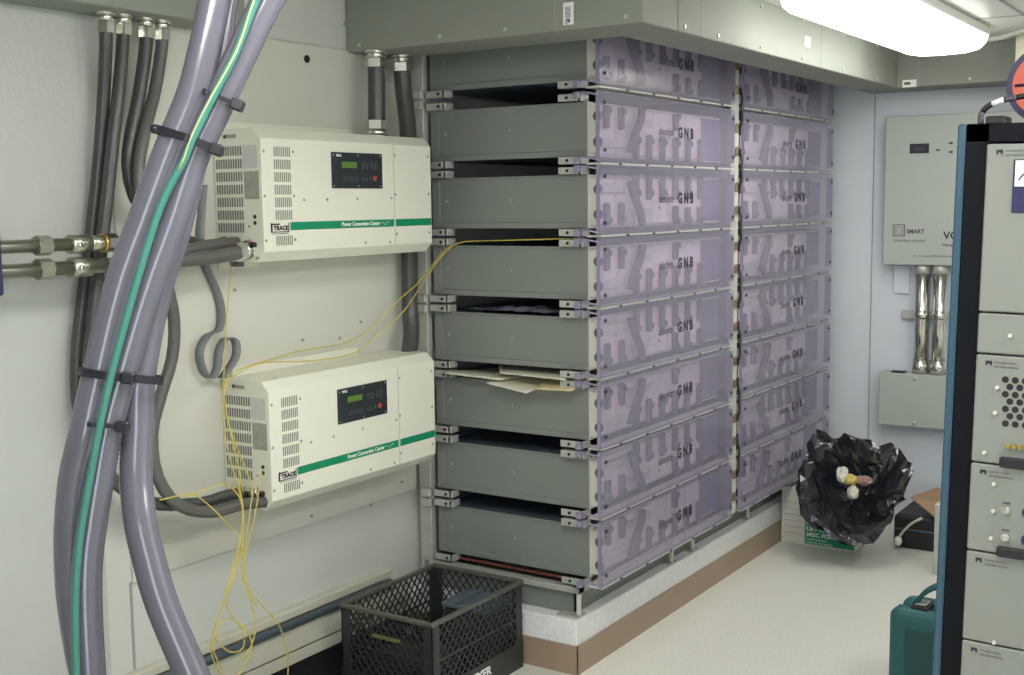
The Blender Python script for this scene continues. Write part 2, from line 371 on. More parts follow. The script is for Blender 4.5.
# ---------------------------------------------------------------- inverters
def inverter(x0, z0, label):
    H, W, c, yf, yc = 0.3724, 0.772, 0.0288, -0.200, -0.172
    t = thing('inverter', (x0 + W / 2, -0.012, z0), label, 'inverter', 'white power inverters on the left wall')
    prof = [(-0.012, 0), (yc, 0), (yf, c), (yf, H - c), (yc, H), (-0.012, H)]
    b = MB().prism(prof, (x0, x0 + W), lambda u, v, tt: Vector((tt, u, z0 + v)))
    bmesh.ops.bevel(b.bm, geom=[e for e in b.bm.edges], offset=0.0015, segments=1, affect='EDGES')
    b.build('case', M['inv'], t)
    # seam across front between the two covers
    MB().box(x0 + .578, x0 + .5795, yf - .0006, yf + .001, z0 + c, z0 + H - c).build('seam', M['seam'], t)
    # mounting flange
    MB().box(x0 + .04, x0 + .60, -0.016, -0.0105, z0 + H - .002, z0 + H + .026).build('mounting_flange', M['inv'], t)
    MB().box(x0 + .0, x0 + .16, -0.016, -0.0105, z0 - .022, z0 + .002).build('mounting_flange', M['inv'], t)
    # vents front: six groups and one under the stripe; side: seven groups
    zs = [0.321 - k * .0354 for k in range(6)] + [0.072]
    for z in zs:
        g = MB()
        for k in range(9): g.box(x0 + .049 + k * .0076, x0 + .0525 + k * .0076, yf - .0008, yf + .002, z0 + z - .027, z0 + z)
        g.build('vent', M['slot'], t)
    for k7 in range(7):
        z = 0.324 - k7 * .0358; g = MB()
        for k in range(11): g.box(x0 - .0008, x0 + .002, -.028 - k * .0096, -.0225 - k * .0096, z0 + z - .026, z0 + z)
        g.build('vent', M['slot'], t)
    # stripe and lettering
    e = yf - .0008
    MB().box(x0 + .106, x0 + .574, e, yf, z0 + .087, z0 + .110).build('stripe', M['green'], t)
    MB().box(x0 + .583, x0 + .768, e, yf, z0 + .087, z0 + .110).build('stripe', M['green'], t)
    fr = lambda ox, oz: (lambda a, b_, c_: Vector((x0 + ox + a, e - .0004 - c_, z0 + oz + b_)))
    MB().text('Power Conversion Center', .017, fr(.325, .0935), .0004, .0002, 1.0, .178).build('lettering', M['white'], t)
    sq = [(0.508 + k * .004, .0985 + .0045 * math.sin(k * 0.9) * (0.35 + 0.65 * (k > 3))) for k in range(11)]
    MB().tube([Vector((x0 + a, e - .0004, z0 + b_)) for a, b_ in sq], .0006, 5, .002).build('squiggle', M['white'], t)
    lg = MB().box(x0 + .028, x0 + .034, e, yf, z0 + .084, z0 + .1085).box(x0 + .098, x0 + .101, e, yf, z0 + .084, z0 + .1085)
    lg.box(x0 + .028, x0 + .101, e, yf, z0 + .082, z0 + .0845).box(x0 + .028, x0 + .064, e, yf, z0 + .103, z0 + .107)
    lg.text('TRACE', .017, fr(.038, .0885), .0008, .0002, 1.0, .058).build('logo', M['ink'], t)
    MB().text('ENGINEERING', .0048, fr(.032, .0765), 0, .0002, 1.1, .066).build('lettering', M['greyink'], t)
    # screws
    for sx_, sz in ((.010, .307), (.126, .309), (.009, .184), (.125, .184), (.166, .173), (.265, .173), (.4, .175), (.565, .176), (.585, .187), (.585, .31), (.757, .311), (.009, .06), (.124, .06), (.433, .04), (.552, .038), (.586, .063), (.758, .063), (.757, .19)):
        MB().sphere((x0 + sx_, yf, z0 + sz), .0046, (1, .5, 1), 8, 5).build('screw', M['seam'], t)
    for xx in (.08, .30, .52):
        MB().sphere((x0 + xx, -.15, z0 + H), .005, (1, 1, .6), 8, 5).build('screw', M['galv'], t)
    # control panel
    cpn = MB().box(x0 + .285, x0 + .518, yf - .004, yf, z0 + .206, z0 + .313, .001).build('control_panel', M['navy'], t)
    f = yf - .004
    MB().box(x0 + .328, x0 + .396, f - .001, f + .001, z0 + .267, z0 + .285).build('screen', M['lcd'], cpn)
    kb = MB()
    for k in range(4): kb.box(x0 + .330 + k * .019, x0 + .344 + k * .019, f - .0025, f, z0 + .228, z0 + .243, .001)
    for k in range(2): kb.box(x0 + .420 + k * .015, x0 + .431 + k * .015, f - .0025, f, z0 + .228, z0 + .240, .001)
    for k in range(2): kb.box(x0 + .418 + k * .017, x0 + .432 + k * .017, f - .0025, f, z0 + .264, z0 + .284, .002)
    for k in range(2): kb.box(x0 + .460 + k * .018, x0 + .472 + k * .018, f - .0025, f, z0 + .264, z0 + .288, .002)
    kb.build('key', M['key'], cpn)
    MB().cyl((x0 + .478, f + .001, z0 + .237), (x0 + .478, f - .004, z0 + .237), .008, 12).build('stop_button', M['red'], cpn)
    MB().box(x0 + .457, x0 + .460, f - .0015, f, z0 + .231, z0 + .243).build('indicator', M['green'], cpn)
    MB().text('TRACE', .010, lambda a, b_, c_: Vector((x0 + .303 + a, f - .0006 - c_, z0 + .300 + b_)), .0003, .0002, 1, .024).build('lettering', M['white'], cpn)
    dots = MB()
    for dx_, dz_ in ((.292, .304), (.403, .306), (.508, .306), (.292, .213), (.403, .213), (.508, .213)):
        dots.sphere((x0 + dx_, f, z0 + dz_), .0025, (1, .5, 1), 8, 5)
    dots.build('screw', M['galv'], cpn)
    # side plate details
    MB().box(x0 - .001, x0 + .001, -.188, -.132, z0 + .176, z0 + .253).build('rating_label', M['sticker'], t)
    MB().box(x0 - .0009, x0 + .001, -.185, -.128, z0 + .262, z0 + .325).build('caution_label', mat('white_caution_label', (0.58, 0.60, 0.57), .5, var=.12, vs=90), t)
    for z in (.127, .110): MB().cyl((x0 - .001, -.168, z0 + z), (x0 + .003, -.168, z0 + z), .0058, 12).build('socket', M['black'], t)
    MB().cyl((x0 - .014, -.165, z0 + .049), (x0 + .003, -.165, z0 + .049), .0075, 12).build('socket', M['black'], t)
    MB().box(x0 - .012, x0 - .001, -.158, -.150, z0 + .052, z0 + .058, .001).build('clip', M['red'], t)
    for yy, z in ((-.145, .10), (-.145, .062), (-.155, .02), (-.168, .012), (-.176, .012)):
        MB().sphere((x0, yy, z0 + z), .0045, (.5, 1, 1), 8, 5).build('screw', M['seam'], t)
    MB().cyl((x0 - .001, -.06, z0 + .352), (x0 + .002, -.06, z0 + .352), .006, 10).box(x0 - .001, x0 + .001, -.105, -.058, z0 + .347, z0 + .357).build('badge', M['sticker'], t)
    return t
inverter(0.0, 1.390, 'upper white wall-mounted inverter with green stripe, above its twin')
inverter(-0.0035, 0.680, 'lower white wall-mounted inverter with green stripe and yellow wires on top')

# ---------------------------------------------------------------- battery modules
HM = 0.172
ROWZ = [1.9285, 1.6906, 1.4618, 1.2320, 1.0030, 0.7737, 0.5433, 0.3130]
def bracket(front, top):
    """galvanised lug bolted to a tray corner; local to module origin"""
    m = MB()
    y0, y1 = (0.002, 0.088) if front else (0.535, 0.612)
    z0, z1 = (HM, HM + .024) if top else (-.024, 0.0)
    m.box(-.030, 0.0, y0 + .012, y1, z0 + (.020 if top else 0), z1 - (0 if top else .020), .001)
    m.box(-.034, -.029, y0 + .012, y1, z0 + .001, z1 - .001, .001)
    m.box(-.030, .015, y0, y0 + .006, z0, z1, .001)
    return m
def module(flip, second):
    t = thing('battery_module', (0, 0, 0), 'x', 'battery')
    T = M['tray']
    # tray shell: top, bottom, back, two ends
    sh = MB().box(0.003, 1.03, 0.0, 0.617, 0.0, 0.004).box(0.003, 1.03, 0.0, 0.617, HM - .012, HM - .008).box(0.003, 1.03, 0.613, 0.617, 0, HM)
    sh.build('tray', M['slate'], t)
    for x0, x1 in ((0.0, 0.004), (1.028, 1.032)):
        e = MB().box(x0, x1, 0.0, 0.617, 0.0, HM, .001)
        if x0 == 0:
            e.box(-.005, .002, 0.0, 0.617, 0.0, 0.020, .002); e.box(-.004, .002, 0, .617, HM - .006, HM, .001)
            e.box(-.004, .002, 0.585, 0.617, 0, HM, .001)
        e.build('end_panel', T, t)
    if not second:
        for yy in (0.555, 0.290):
            MB().cyl((-.001, yy, .092), (-.0055, yy, .092), .0055, 10).build('bolt', M['seam'], t)
        for fr in (True, False):
            for tp in (True, False):
                b = bracket(fr, tp).build('bracket', M['galv'], t)
                yb = .055 if fr else .560; zb = HM + .012 if tp else -.012
                MB().cyl((-.034, yb, zb), (-.0375, yb, zb), .005, 8).build('bolt', M['hole'], b)
    # front flange frame, pale
    fl = MB().box(0.0, 0.030, -.004, 0.0, 0, HM, .001).box(.030, 1.03, -.004, 0, 0, .010, .001).box(.030, 1.03, -.004, 0, HM - .010, HM, .001)
    fl.build('front_flange', M['flange'], t)
    MB().box(0.004, 0.008, -.030, 0, .012, HM - .012).build('flange_lip', M['flange'], t)
    for zb in (.045, .125):
        m = MB().cyl((.004, -.038, zb), (-.002, -.038, zb), .016, 14).cyl((-.002, -.038, zb), (-.008, -.038, zb), .009, 12)
        m.build('end_bolt', M['term'], t)
    # rail in the gap beneath the covers, with dark cable ends
    MB().box(-.02, 1.03, -.060, -.006, -.0272, -.0205, .001).build('rail', M['flange'], t)
    # six cell faces
    for k in range(6):
        x = .035 + k * .135
        MB().box(x, x + .128, -.012, 0.30, .008, HM - .010, .004).build('cell', M['cell'], t)
    for k in range(5): MB().box(.10 + k * .19 + (.05 if flip else 0), .118 + k * .19 + (.05 if flip else 0), -.0615, -.0602, -.0268, -.0210).build('rail_clip', M['black'], t)
    MB().box(.848, 1.026, -.006, .30, .006, HM - .008, .002).build('empty_bay_shade', mat('empty_bay_dark', (0.16, 0.15, 0.25), .5) if 'dp' not in M else M['dp'], t)  # dark colour put in for the shade of the empty tray end
    tz = lambda z: (HM - z) if flip else z
    def term(x, z, h=.075):
        m = MB()
        zz = tz(z)
        m.box(x - .013, x + .013, -.030, -.012, zz - h / 2, zz + h / 2, .006, 2)
        m.cyl((x, -.028, zz + (.02 if not flip else -.02)), (x, -.037, zz + (.02 if not flip else -.02)), .011, 10)
        m.build('terminal', M['term'], t)
    for x in (.090, .190): term(x, .128)
    for k, x in enumerate((.295, .392, .495, .602, .705, .812)): term(x, .040, .085)
    term(.602, .135, .06)
    if flip:
        for x in (.602, .705, .812): term(x, .140, .06)
    # light connector straps
    MB().box(.20, .41, -.022, -.013, tz(.110), tz(.135), .002).build('connector_strap', M['flange'], t)
    MB().box(.06, .22, -.022, -.013, tz(.030), tz(.060), .002).build('connector_strap', M['flange'], t)
    MB().tube([(.225, -.035, tz(.02)), (.245, -.040, tz(.07)), (.290, -.040, tz(.125)), (.31, -.035, tz(.165))], .014, 10, .02).build('jumper_cable', M['greyink'], t)
    # cover
    x0, x1, z0, z1, r = -.033, 1.036, -.019, .2005, .018
    out = [(x0, z0), (x1 - r, z0)] + [(x1 - r + r * math.sin(a), z0 + r - r * math.cos(a)) for a in (.4, .8, 1.2)] + [(x1, z0 + r), (x1, z1 - r)] + \
          [(x1 - r + r * math.cos(a), z1 - r + r * math.sin(a)) for a in (.4, .8, 1.2)] + [(x1 - r, z1), (x0, z1)]
    cv = MB().prism(out, (-.064, -.061), lambda u, v, tt: Vector((u, tt, v))).build('cover', M['purple'], t)
    cv['label'] = 'translucent purple plastic cover with black lettering'
    rm = MB().box(x0, x0 + .005, -.061, -.050, z0 + .002, z1 - .002).box(x1 - .005, x1 - .001, -.061, -.035, z0 + r, z1 - r)
    rm.box(x0 + .002, x1 - r, -.061, -.050, z0, z0 + .0025).box(x0 + .002, x1 - r, -.061, -.050, z1 - .0025, z1)
    rm.build('rim', M['rim'], cv)
    fn = lambda ox, oz: (lambda a, b_, c_: Vector((ox + a, -.0645 - c_, oz + b_)))
    MB().text('G N B', .050, fn(.530, .077), .0024, .0002, 1.0, .128).build('lettering', M['ink'], cv)
    lt_ = MB(); lt_.text('absolyte', .040, lambda a, b_, c_: Vector((.378 + a + b_ * .25, -.0645 - c_, .080 + b_)), .0006, .0002, 1.0, .112)
    lt_.cyl((.382, -.065, .062), (.382, -.0645, .062), .005, 10).build('lettering', M['greyink'], cv)
    for sx_, sz in ((x0 + .03, .018), (x0 + .03, .165), (x1 - .02, .02), (x1 - .02, .165)):
        MB().cyl((sx_, -.064, sz), (sx_, -.068, sz), .006, 10).build('screw', M['ink'], cv)
    # purple retaining loops at the corners
    if not second:
        for zz in (-.012, .188):
            MB().tube([(-.028, -.058, zz), (-.045, -.030, zz + .006), (-.040, .0, zz + .010), (-.030, .022, zz + .004)], .0035, 6, .01).build('retaining_loop', M['rim'], t)
        for zz in (-.016, .188):
            MB().box(-.048, -.030, .004, .026, zz - .010, zz + .012, .003).build('clip', M['rim'], t)
    else:
        for zb in (.045, .135):
            MB().box(-.085, -.060, -.054, -.0465, zb - .018, zb + .018, .004).build('terminal_lug', M['copper'], t)
    return t
M['dp'] = mat('empty_bay_dark', (0.16, 0.15, 0.25), .5)
PR = {(fl, se): module(fl, se) for fl in (False, True) for se in (False, True)}
used = set()
where = ['topmost, tucked behind the wireway', 'second from the top', 'third from the top', 'fourth from the top, above crumpled film',
         'fifth from the top, above the envelopes', 'sixth from the top, under the envelopes', 'second from the bottom', 'bottom one, just above the plinth']
for si, (mx, sname) in enumerate(((0.938, 'left stack'), (2.0995, 'right stack by the far wall'))):
    for i, z in enumerate(ROWZ):
        key = (i % 2 == 0, si == 1)
        src = PR[key]
        o = src if key not in used else copy_tree(src)
        used.add(key)
        o.location = (mx, -0.698, z)
        o['label'] = 'purple-covered battery module, %s, %s' % (sname, where[i] if si == 0 else ['topmost', 'second from the top', 'third from the top', 'fourth from the top', 'fifth from the top', 'sixth from the top', 'second from the bottom', 'bottom one beside the black bin bag'][i])
        o['group'] = 'battery modules of the %s stack' % ('left-hand' if si == 0 else 'right-hand')

# rack uprights and base
def post(x0, x1, y0, y1, z0, z1, label, m):
    return tag(MB().box(x0, x1, y0, y1, z0, z1, .002).build('rack_upright', m, None, ((x0 + x1) / 2, (y0 + y1) / 2, z0)), label, 'upright')
post(0.905, 0.932, -0.072, -0.020, 0.182, 2.19, 'bluish steel upright between the inverters and the battery tray ends', M['galv'])
post(1.985, 2.058, -0.742, -0.735, 0.286, 2.19, 'cream upright strip between the two battery stacks', M['flange'])
bs = thing('support_frame', (0.93, -0.35, 0.182), 'grey steel base frame under the battery stacks, standing on the plinth', 'base frame')
MB().box(0.900, 3.12, -0.680, -0.655, 0.262, 0.282, .001).build('front_beam', M['galv'], bs)
MB().box(0.900, 0.935, -0.680, -0.06, 0.262, 0.282, .001).build('end_beam', M['galv'], bs)
MB().box(0.925, 3.12, -0.645, -0.625, 0.1825, 0.262, .001).build('web', M['tray'], bs)
MB().box(0.925, 0.940, -0.645, -0.06, 0.1825, 0.262, .001).build('web', M['tray'], bs)
MB().box(0.900, 3.12, -0.06, -0.04, 0.1825, 0.282, .001).build('rear_beam', M['tray'], bs)
for x in (0.905, 1.60, 1.79, 2.35, 2.80):
    MB().box(x, x + .012, -0.679, -0.667, 0.1825, 0.262, .001).build('foot', M['flange'], bs)
    MB().box(x - .02, x + .035, -0.684, -0.600, 0.1825, 0.188, .001).build('foot_plate', M['galv'], bs)
for i, g in enumerate((1, 4, 7)):
    zz = ROWZ[g - 1] - .029
    tag(MB().box(0.880, 0.904, -0.082, -0.045, zz + .004, zz + .032, .002).box(0.880, 0.904, -0.082, -0.045, zz - .032, zz - .004, .002).box(.898, .904, -.082, -.045, zz - .032, zz + .032).build('rack_bracket', M['galv'], None, (.89, -.06, zz)),
        'galvanised bracket tying the tray stack to its rear upright, ' + ('near the top', 'level with the middle gap', 'near the bottom')[i], 'bracket')
# black interconnect cables from row to row between the stacks
for i in range(7):
    za = ROWZ[i] + .045; zb = ROWZ[i + 1] + .135
    tag(MB().tube([(2.028, -0.758, za), (2.026, -0.768, za - .03), (2.012, -0.772, (za + zb) / 2), (2.026, -0.768, zb + .03), (2.028, -0.758, zb)], .0045, 8, .012).build('jumper_cable', M['black'], None, (2.06, -.77, zb)),
        'short dark jumper cable between the stacks, joining rows %s and %s from the top' % (('one', 'two', 'three', 'four', 'five', 'six', 'seven')[i], ('two', 'three', 'four', 'five', 'six', 'seven', 'eight')[i]),
        'cable', 'jumper cables between battery rows')
tag(MB().tube([V((.955, -.10, .290)), V((.95, -.25, .293)), V((.955, -.42, .290)), V((.95, -.60, .292))], .006, 8, .03).build('red_cable', mat('dull_red_cable', (.15, .045, .03), .5), None, (.955, -.10, .29)), 'dull red cable lying under the lowest battery tray', 'cable')
# envelopes and film in the gaps
def sheet(name, pts, m, label, cat, th=.0022, n=10, seed=0, droop=0.02):
    """pts: four corners (in order) of a paper sheet, sagging beyond the tray edge"""
    a, b, c, d = [Vector(p) for p in pts]; mb = MB(); g = []
    for i in range(n + 1):
        row = []
        for j in range(n + 1):
            u, v = i / n, j / n
            q = a * (1 - u) * (1 - v) + b * u * (1 - v) + c * u * v + d * (1 - u) * v
            over = max(0, 0.930 - q.x) if droop else 0
            q.z -= droop * (over / .05) ** 2 * .5
            q.z += .0015 * noise.noise(Vector((q.x * 30 + seed, q.y * 30, 0))) + .0015
            row.append(mb.bm.verts.new(q))
        g.append(row)
    for i in range(n):
        for j in range(n):
            f = mb.bm.faces.new((g[i][j], g[i + 1][j], g[i + 1][j + 1], g[i][j + 1])); f.smooth = True
    o = mb.build(name, m, None, a)
    md = o.modifiers.new('s', 'SOLIDIFY'); md.thickness = th; md.offset = 1
    return tag(o, label, cat)
zt = ROWZ[5] + HM
def env(front, back, m, label, th, droop, seed):
    f0, f1 = at(*front[0]), at(*front[1])
    sheet('envelope', [tuple(f0), (1.15, back[0], zt + back[2]), (1.15, back[1], zt + back[2]), tuple(f1)], m, label, 'envelope', th, seed=seed, droop=droop)
env(((442, 374, 'x', .885), (500, 381, 'x', .880)), (-.16, -.42, .004), M['paper'], 'pale cream envelope at the left in the gap between battery trays', .005, .0, 0)
env(((486, 384, 'x', .865), (526, 394, 'x', .855)), (-.36, -.56, .016), M['paper'], 'cream envelope in the middle of the tray gap, sticking out and drooping furthest', .004, .0, 3)
env(((534, 390, 'x', .868), (571, 392, 'x', .866)), (-.48, -.66, .024), M['manila'], 'manila envelope at the right end of the tray gap', .003, .0, 5)
env(((500, 374, 'x', .895), (566, 381, 'x', .890)), (-.20, -.50, .034), M['paper'], 'cream envelope lying uppermost in the tray gap, behind the others', .003, .0, 8)
zt = ROWZ[4] + HM
rb = MB(); gg = []
for i in range(26):
    row = []
    for j in range(12):
        x = 0.925 + j * .018; y = -.22 - i * .0165
        row.append(rb.bm.verts.new((x, y, zt + .010 + .020 * abs(noise.noise(Vector((x * 26, y * 18, 1)))) * (1.2 if j < 6 else .6))))
    gg.append(row)
for i in range(25):
    for j in range(11): rb.bm.faces.new((gg[i][j], gg[i + 1][j], gg[i + 1][j + 1], gg[i][j + 1]))
tag(rb.build('plastic_film', M['clearbag'], None, (0.93, -.4, zt)), 'crumpled grey plastic film stuffed in the gap above the fifth tray', 'plastic film')

# ---------------------------------------------------------------- conduits
def flexpts(pp, y=None):
    return [at(u, v, 'y', yy) for (u, v, yy) in pp]
def fitting(parent, p, d, r, long=.05):
    """compression fitting: body and hex nut"""
    p = Vector(p); d = Vector(d).normalized()
    MB().cyl(p, p + d * long * .45, r * 1.12, 20).cyl(p - d * .004, p + d * .004, r * 1.35, 20).build('fitting', M['zinc'], parent)
    MB().cyl(p + d * long * .45, p + d * long, r * 1.34, 6, smooth=False).build('nut', M['zinc'], parent)
def conduit(pts, r, m, label, ends=(True, False), group=None, step=.03, ridge=.0006):
    t = thing('flexible_conduit', pts[-1], label, 'conduit', group)
    MB().tube(pts, r, 14, step).build('conduit', m, t)
    if ends[0]: fitting(t, pts[0], pts[1] - pts[0], r)
    if ends[1]: fitting(t, pts[-1], pts[-2] - pts[-1], r)
    return t

zb = ZD - .001
def top(u): p = at(u, 22, 'y', -.075); return V((p.x, -.075, zb))
conduit([top(106)] + flexpts([(106, 40, -.075), (104, 90, -.05), (100, 150, -.04), (93, 220, -.035), (84, 290, -.035), (77, 360, -.035), (80, 415, -.04), (98, 462, -.06), (135, 497, -.07), (185, 505, -.08), (222, 498, -.08), (246, 490, -.06)]) + [V((-.004, -.06, .735))],
        .0165, M['flex'], 'leftmost of four dark conduits dropping from the top left wireway', (True, True), step=.03)
conduit([top(124)] + flexpts([(123, 40, -.075), (119, 90, -.08), (113, 140, -.08), (107, 200, -.08), (100, 260, -.08), (93, 320, -.08), (88, 380, -.08), (93, 430, -.09), (112, 478, -.10), (150, 503, -.12), (200, 503, -.125), (228, 495, -.125)]) + [V((-.004, -.115, .722))],
        .0165, M['flex'], 'second from the left of four dark conduits dropping from the top left wireway', (True, True))
conduit([top(146)] + flexpts([(146, 45, -.075), (139, 95, -.075), (131, 135, -.075), (128, 165, -.075), (134, 195, -.075), (150, 220, -.075), (175, 236, -.075), (205, 246, -.06)]) + [V((-.004, -.05, 1.445))],
        .0175, M['flex'], 'third of the four dark conduits, curving right to the upper inverter', (True, False))
conduit([top(162)] + flexpts([(162, 45, -.075), (155, 90, -.08), (145, 130, -.10), (139, 165, -.11), (141, 205, -.12), (152, 245, -.12), (166, 282, -.12), (174, 320, -.12), (172, 358, -.12), (161, 395, -.12), (152, 435, -.12), (158, 478, -.14), (180, 506, -.16), (212, 512, -.17), (240, 505, -.17)]) + [V((-.002, -.165, .705))],
        .0165, M['flex2'], 'rightmost of the four top left conduits, looping down to the lower inverter', (True, False))
# from the big duct to the inverters
conduit([V((.626, -.10, zb)), V((.624, -.10, 1.9)), V((.620, -.10, 1.765))], .028, M['flex'], 'short thick dark conduit from the grey wireway into the top of the upper inverter', (True, True))
conduit([V((.757, -.10, zb)), V((.762, -.10, 1.93)), V((.800, -.085, 1.80)), V((.822, -.07, 1.6)), V((.826, -.06, 1.35)), V((.820, -.062, 1.2)), V((.795, -.085, 1.10)), V((.745, -.105, 1.02))], .028, M['flex'],
        'long thick dark conduit passing behind the upper inverter to the lower one', (True, False))
# horizontal rigid conduits at the left
def rigid(y, z, r, x1, r2, nut, label):
    t = thing('rigid_conduit', (-.6, y, z), label, 'conduit')
    MB().cyl((-1.3, y, z), (x1, y, z), r, 18).build('pipe', M['emt'], t)
    a = -0.60
    MB().cyl((a, y, z), (a + .055, y, z), r * 1.45, 18).build('coupling', M['emt'], t)
    MB().cyl((-.69, y, z), (-.655, y, z), r * 1.5, 8, smooth=False).build('locknut', M['emt'], t)
    MB().box(a + .012, a + .022, y - r * 1.7, y, z - .006, z + .006, .002).build('set_screw', M['zinc'], t)
    if nut:
        MB().cyl((a + .055, y, z), (x1, y, z), r2, 18).build('connector', M['emt'], t)
        MB().cyl((x1 - .012, y, z), (x1 - .004, y, z), r2 * 1.15, 18).build('ring', M['brass'], t)
        MB().cyl((x1, y, z), (x1 + .03, y, z), r2 * 1.15, 6, smooth=False).build('nut', M['zinc'], t)
    return t
rigid(-.155, at(30, 246, 'y', -.155).z, .0155, -0.595 + .10, .020, True, 'upper of two shiny horizontal metal conduits at the left edge, with a nut')
rigid(-.155, at(30, 270, 'y', -.155).z, .0165, -0.595 + .10, .019, False, 'lower of two shiny horizontal metal conduits at the left edge, without a nut')
conduit([V((-.468, -.155, at(30, 246, 'y', -.155).z)), V((-.43, -.155, 1.452)), V((-.36, -.15, 1.440)), V((-.25, -.13, 1.43)), V((-.12, -.11, 1.440)), V((-.003, -.095, 1.445))], .0165, M['flex2'],
        'dark conduit from the upper metal pipe to the upper inverter, passing behind the big hoses', (False, False))
conduit([V((-.500, -.155, at(30, 270, 'y', -.155).z)), V((-.40, -.155, 1.402)), V((-.26, -.15, 1.408)), V((-.12, -.145, 1.412)), V((-.003, -.140, 1.425))], .0200, M['flex2'],
        'thicker conduit from the lower metal pipe to the upper inverter, ending in a bright fitting', (False, True))
bb = at(0, 263, 'y', -.12)
tag(MB().box(-1.0, at(3, 263, 'y', -.20).x, -.20, -.001, 1.355, 1.495, .004).build('junction_box', M['deepblue'], None, (-.83, -.1, 1.31)), 'dark blue junction box at the left edge where the metal conduits start', 'junction box')

# ---------------------------------------------------------------- the three big hoses
DH = 2.18
def hose(pts, dep, r, label):
    pw = [deep(u, v, dep + dd) for (u, v, dd) in pts]
    o = MB().tube(pw, r, 28, .0042, ridge=.00042).build('hose', M['hose'], None, pw[-1])
    return tag(o, label, 'hose', 'thick grey hoses hanging at the left')
H1 = [(231, -95, 0), (223, -45, 0), (214.5, 0, 0), (205.5, 45, 0), (192.5, 95, 0), (170, 150, 0), (145, 217, 0), (120.5, 285, 0), (99, 372, 0), (86, 430, 0), (75.5, 475, .01), (71, 520, .02), (70.5, 560, .03), (74, 607, .05), (86, 675, .08), (104, 725, .10), (122, 790, .12)]
H3 = [(325, -95, 0), (297, -45, 0), (268, 0, 0), (240, 57, 0), (217, 107, 0), (194.5, 155, 0), (174, 217, 0), (147.5, 290, 0), (122.5, 372, 0), (107, 430, 0), (99, 475, 0), (92, 520, 0), (87, 560, 0), (86.5, 607, 0), (90, 675, 0), (94, 725, 0), (99, 790, 0)]
H2 = [(244, -95, .09), (234, -45, .085), (222, 0, .08), (213, 65, .08), (194, 150, .07), (175, 230, .06), (156, 290, .05), (140, 372, .035), (137.5, 430, .03), (136, 475, .02), (140, 520, .0), (149, 560, -.01), (163, 607, -.02), (192, 675, -.03), (214, 725, -.03), (243, 790, -.03)]
hose(H1, DH, .0295, 'left thick grey hose, crossing behind at the bottom left')
hose(H3, DH + .01, .0285, 'middle thick grey hose with the green wire on it, right one at the top')
hose(H2, DH + .02, .0300, 'thick grey hose that swings out to the right at the bottom')
GW = [(300, -95), (279, -45), (256, 0), (236, 52), (214, 95), (192, 140), (185, 158), (160, 208), (134, 291), (115, 360), (106, 397), (98.5, 432), (90.5, 475), (82.5, 520), (77.5, 560), (75, 607), (76, 675), (78, 725), (80, 790)]
gp = [deep(u, v, DH - .036) for u, v in GW]
gw = thing('ground_wire', gp[-1], 'green insulated wire tied along the thick grey hoses', 'wire')
MB().tube(gp, .0072, 12, .02).build('wire', M['green_wire'], gw)
MB().tube([p - Vector(F) * .0062 + Vector(R) * .0025 * math.sin(i * .9) for i, p in enumerate(spline(gp, .03)) if i < 16], .0020, 6).build('yellow_stripe', M['stripe_yellow'], gw)
# cable ties
def hull(pts):
    pts = sorted(pts); 
    def half(ps):
        h = []
        for p in ps:
            while len(h) > 1 and (h[-1][0] - h[-2][0]) * (p[1] - h[-2][1]) - (h[-1][1] - h[-2][1]) * (p[0] - h[-2][0]) <= 0: h.pop()
            h.append(p)
        return h
    a, b = half(pts), half(pts[::-1]); return a[:-1] + b[:-1]
def tie(px0, py0, px1, py1, circles, label, head=.3, wband=.015, knob_left=False):
    """circles: (fraction along the line, depth offset, radius)"""
    a, b = deep(px0, py0, DH), deep(px1, py1, DH)
    ax = (b - a).normalized(); n = Vector(F); n = (n - ax * n.dot(ax)).normalized(); tz_ = ax.cross(n).normalized()
    L_ = (b - a).length; pts = []
    for (fr, dd, r) in circles:
        for k in range(24):
            t = 2 * PI * k / 24; pts.append((fr * L_ + (r + .002) * math.cos(t), dd + (r + .002) * math.sin(t)))
    h = hull(pts); mb = MB(); rings = []
    for (p_, q_) in h:
        c = a + ax * p_ + n * q_
        cc = a + ax * L_ * .5 + n * .02; o_ = (c - cc).normalized() * .0016
        rings.append([mb.bm.verts.new(c + s1 * tz_ * wband / 2 + s2 * o_) for s1, s2 in ((1, 0), (1, 1), (-1, 1), (-1, 0))])
    N = len(rings)
    for i in range(N):
        for k in range(4): mb.bm.faces.new((rings[i][k], rings[i][(k + 1) % 4], rings[(i + 1) % N][(k + 1) % 4], rings[(i + 1) % N][k]))
    t = thing('cable_tie', a, label, 'cable tie', 'black cable ties on the hoses')
    mb.build('band', M['cabletie'], t)
    # head
    if knob_left:
        j = min(range(N), key=lambda i: h[i][0]); c = a + ax * (h[j][0] - .004) + n * h[j][1]
        MB().sphere(c, .010, (1, 1, .9), 10, 6).build('tail', M['cabletie'], t)
    i = min(range(N), key=lambda i: abs(h[i][0] - head * L_) + (0 if h[i][1] < .0 else 9))
    c = a + ax * h[i][0] + n * (h[i][1] - .006)
    m = MB(); g = bmesh.ops.create_cube(m.bm, size=1, matrix=Matrix(((ax.x, tz_.x, n.x, c.x), (ax.y, tz_.y, n.y, c.y), (ax.z, tz_.z, n.z, c.z), (0, 0, 0, 1))) @ Matrix.Diagonal((.024, .021, .017, 1)))
    bmesh.ops.bevel(m.bm, geom=list(m.bm.edges), offset=.003, segments=1, affect='EDGES')
    m.build('head', M['cabletie'], t)
    return t
rr = .0295
tie(152, 128, 219, 151, [(.32, 0, rr), (.78, .01, rr * .98), (.60, -.036, .0075)], 'upper wide black cable tie around two hoses and the green wire', .97, knob_left=True)
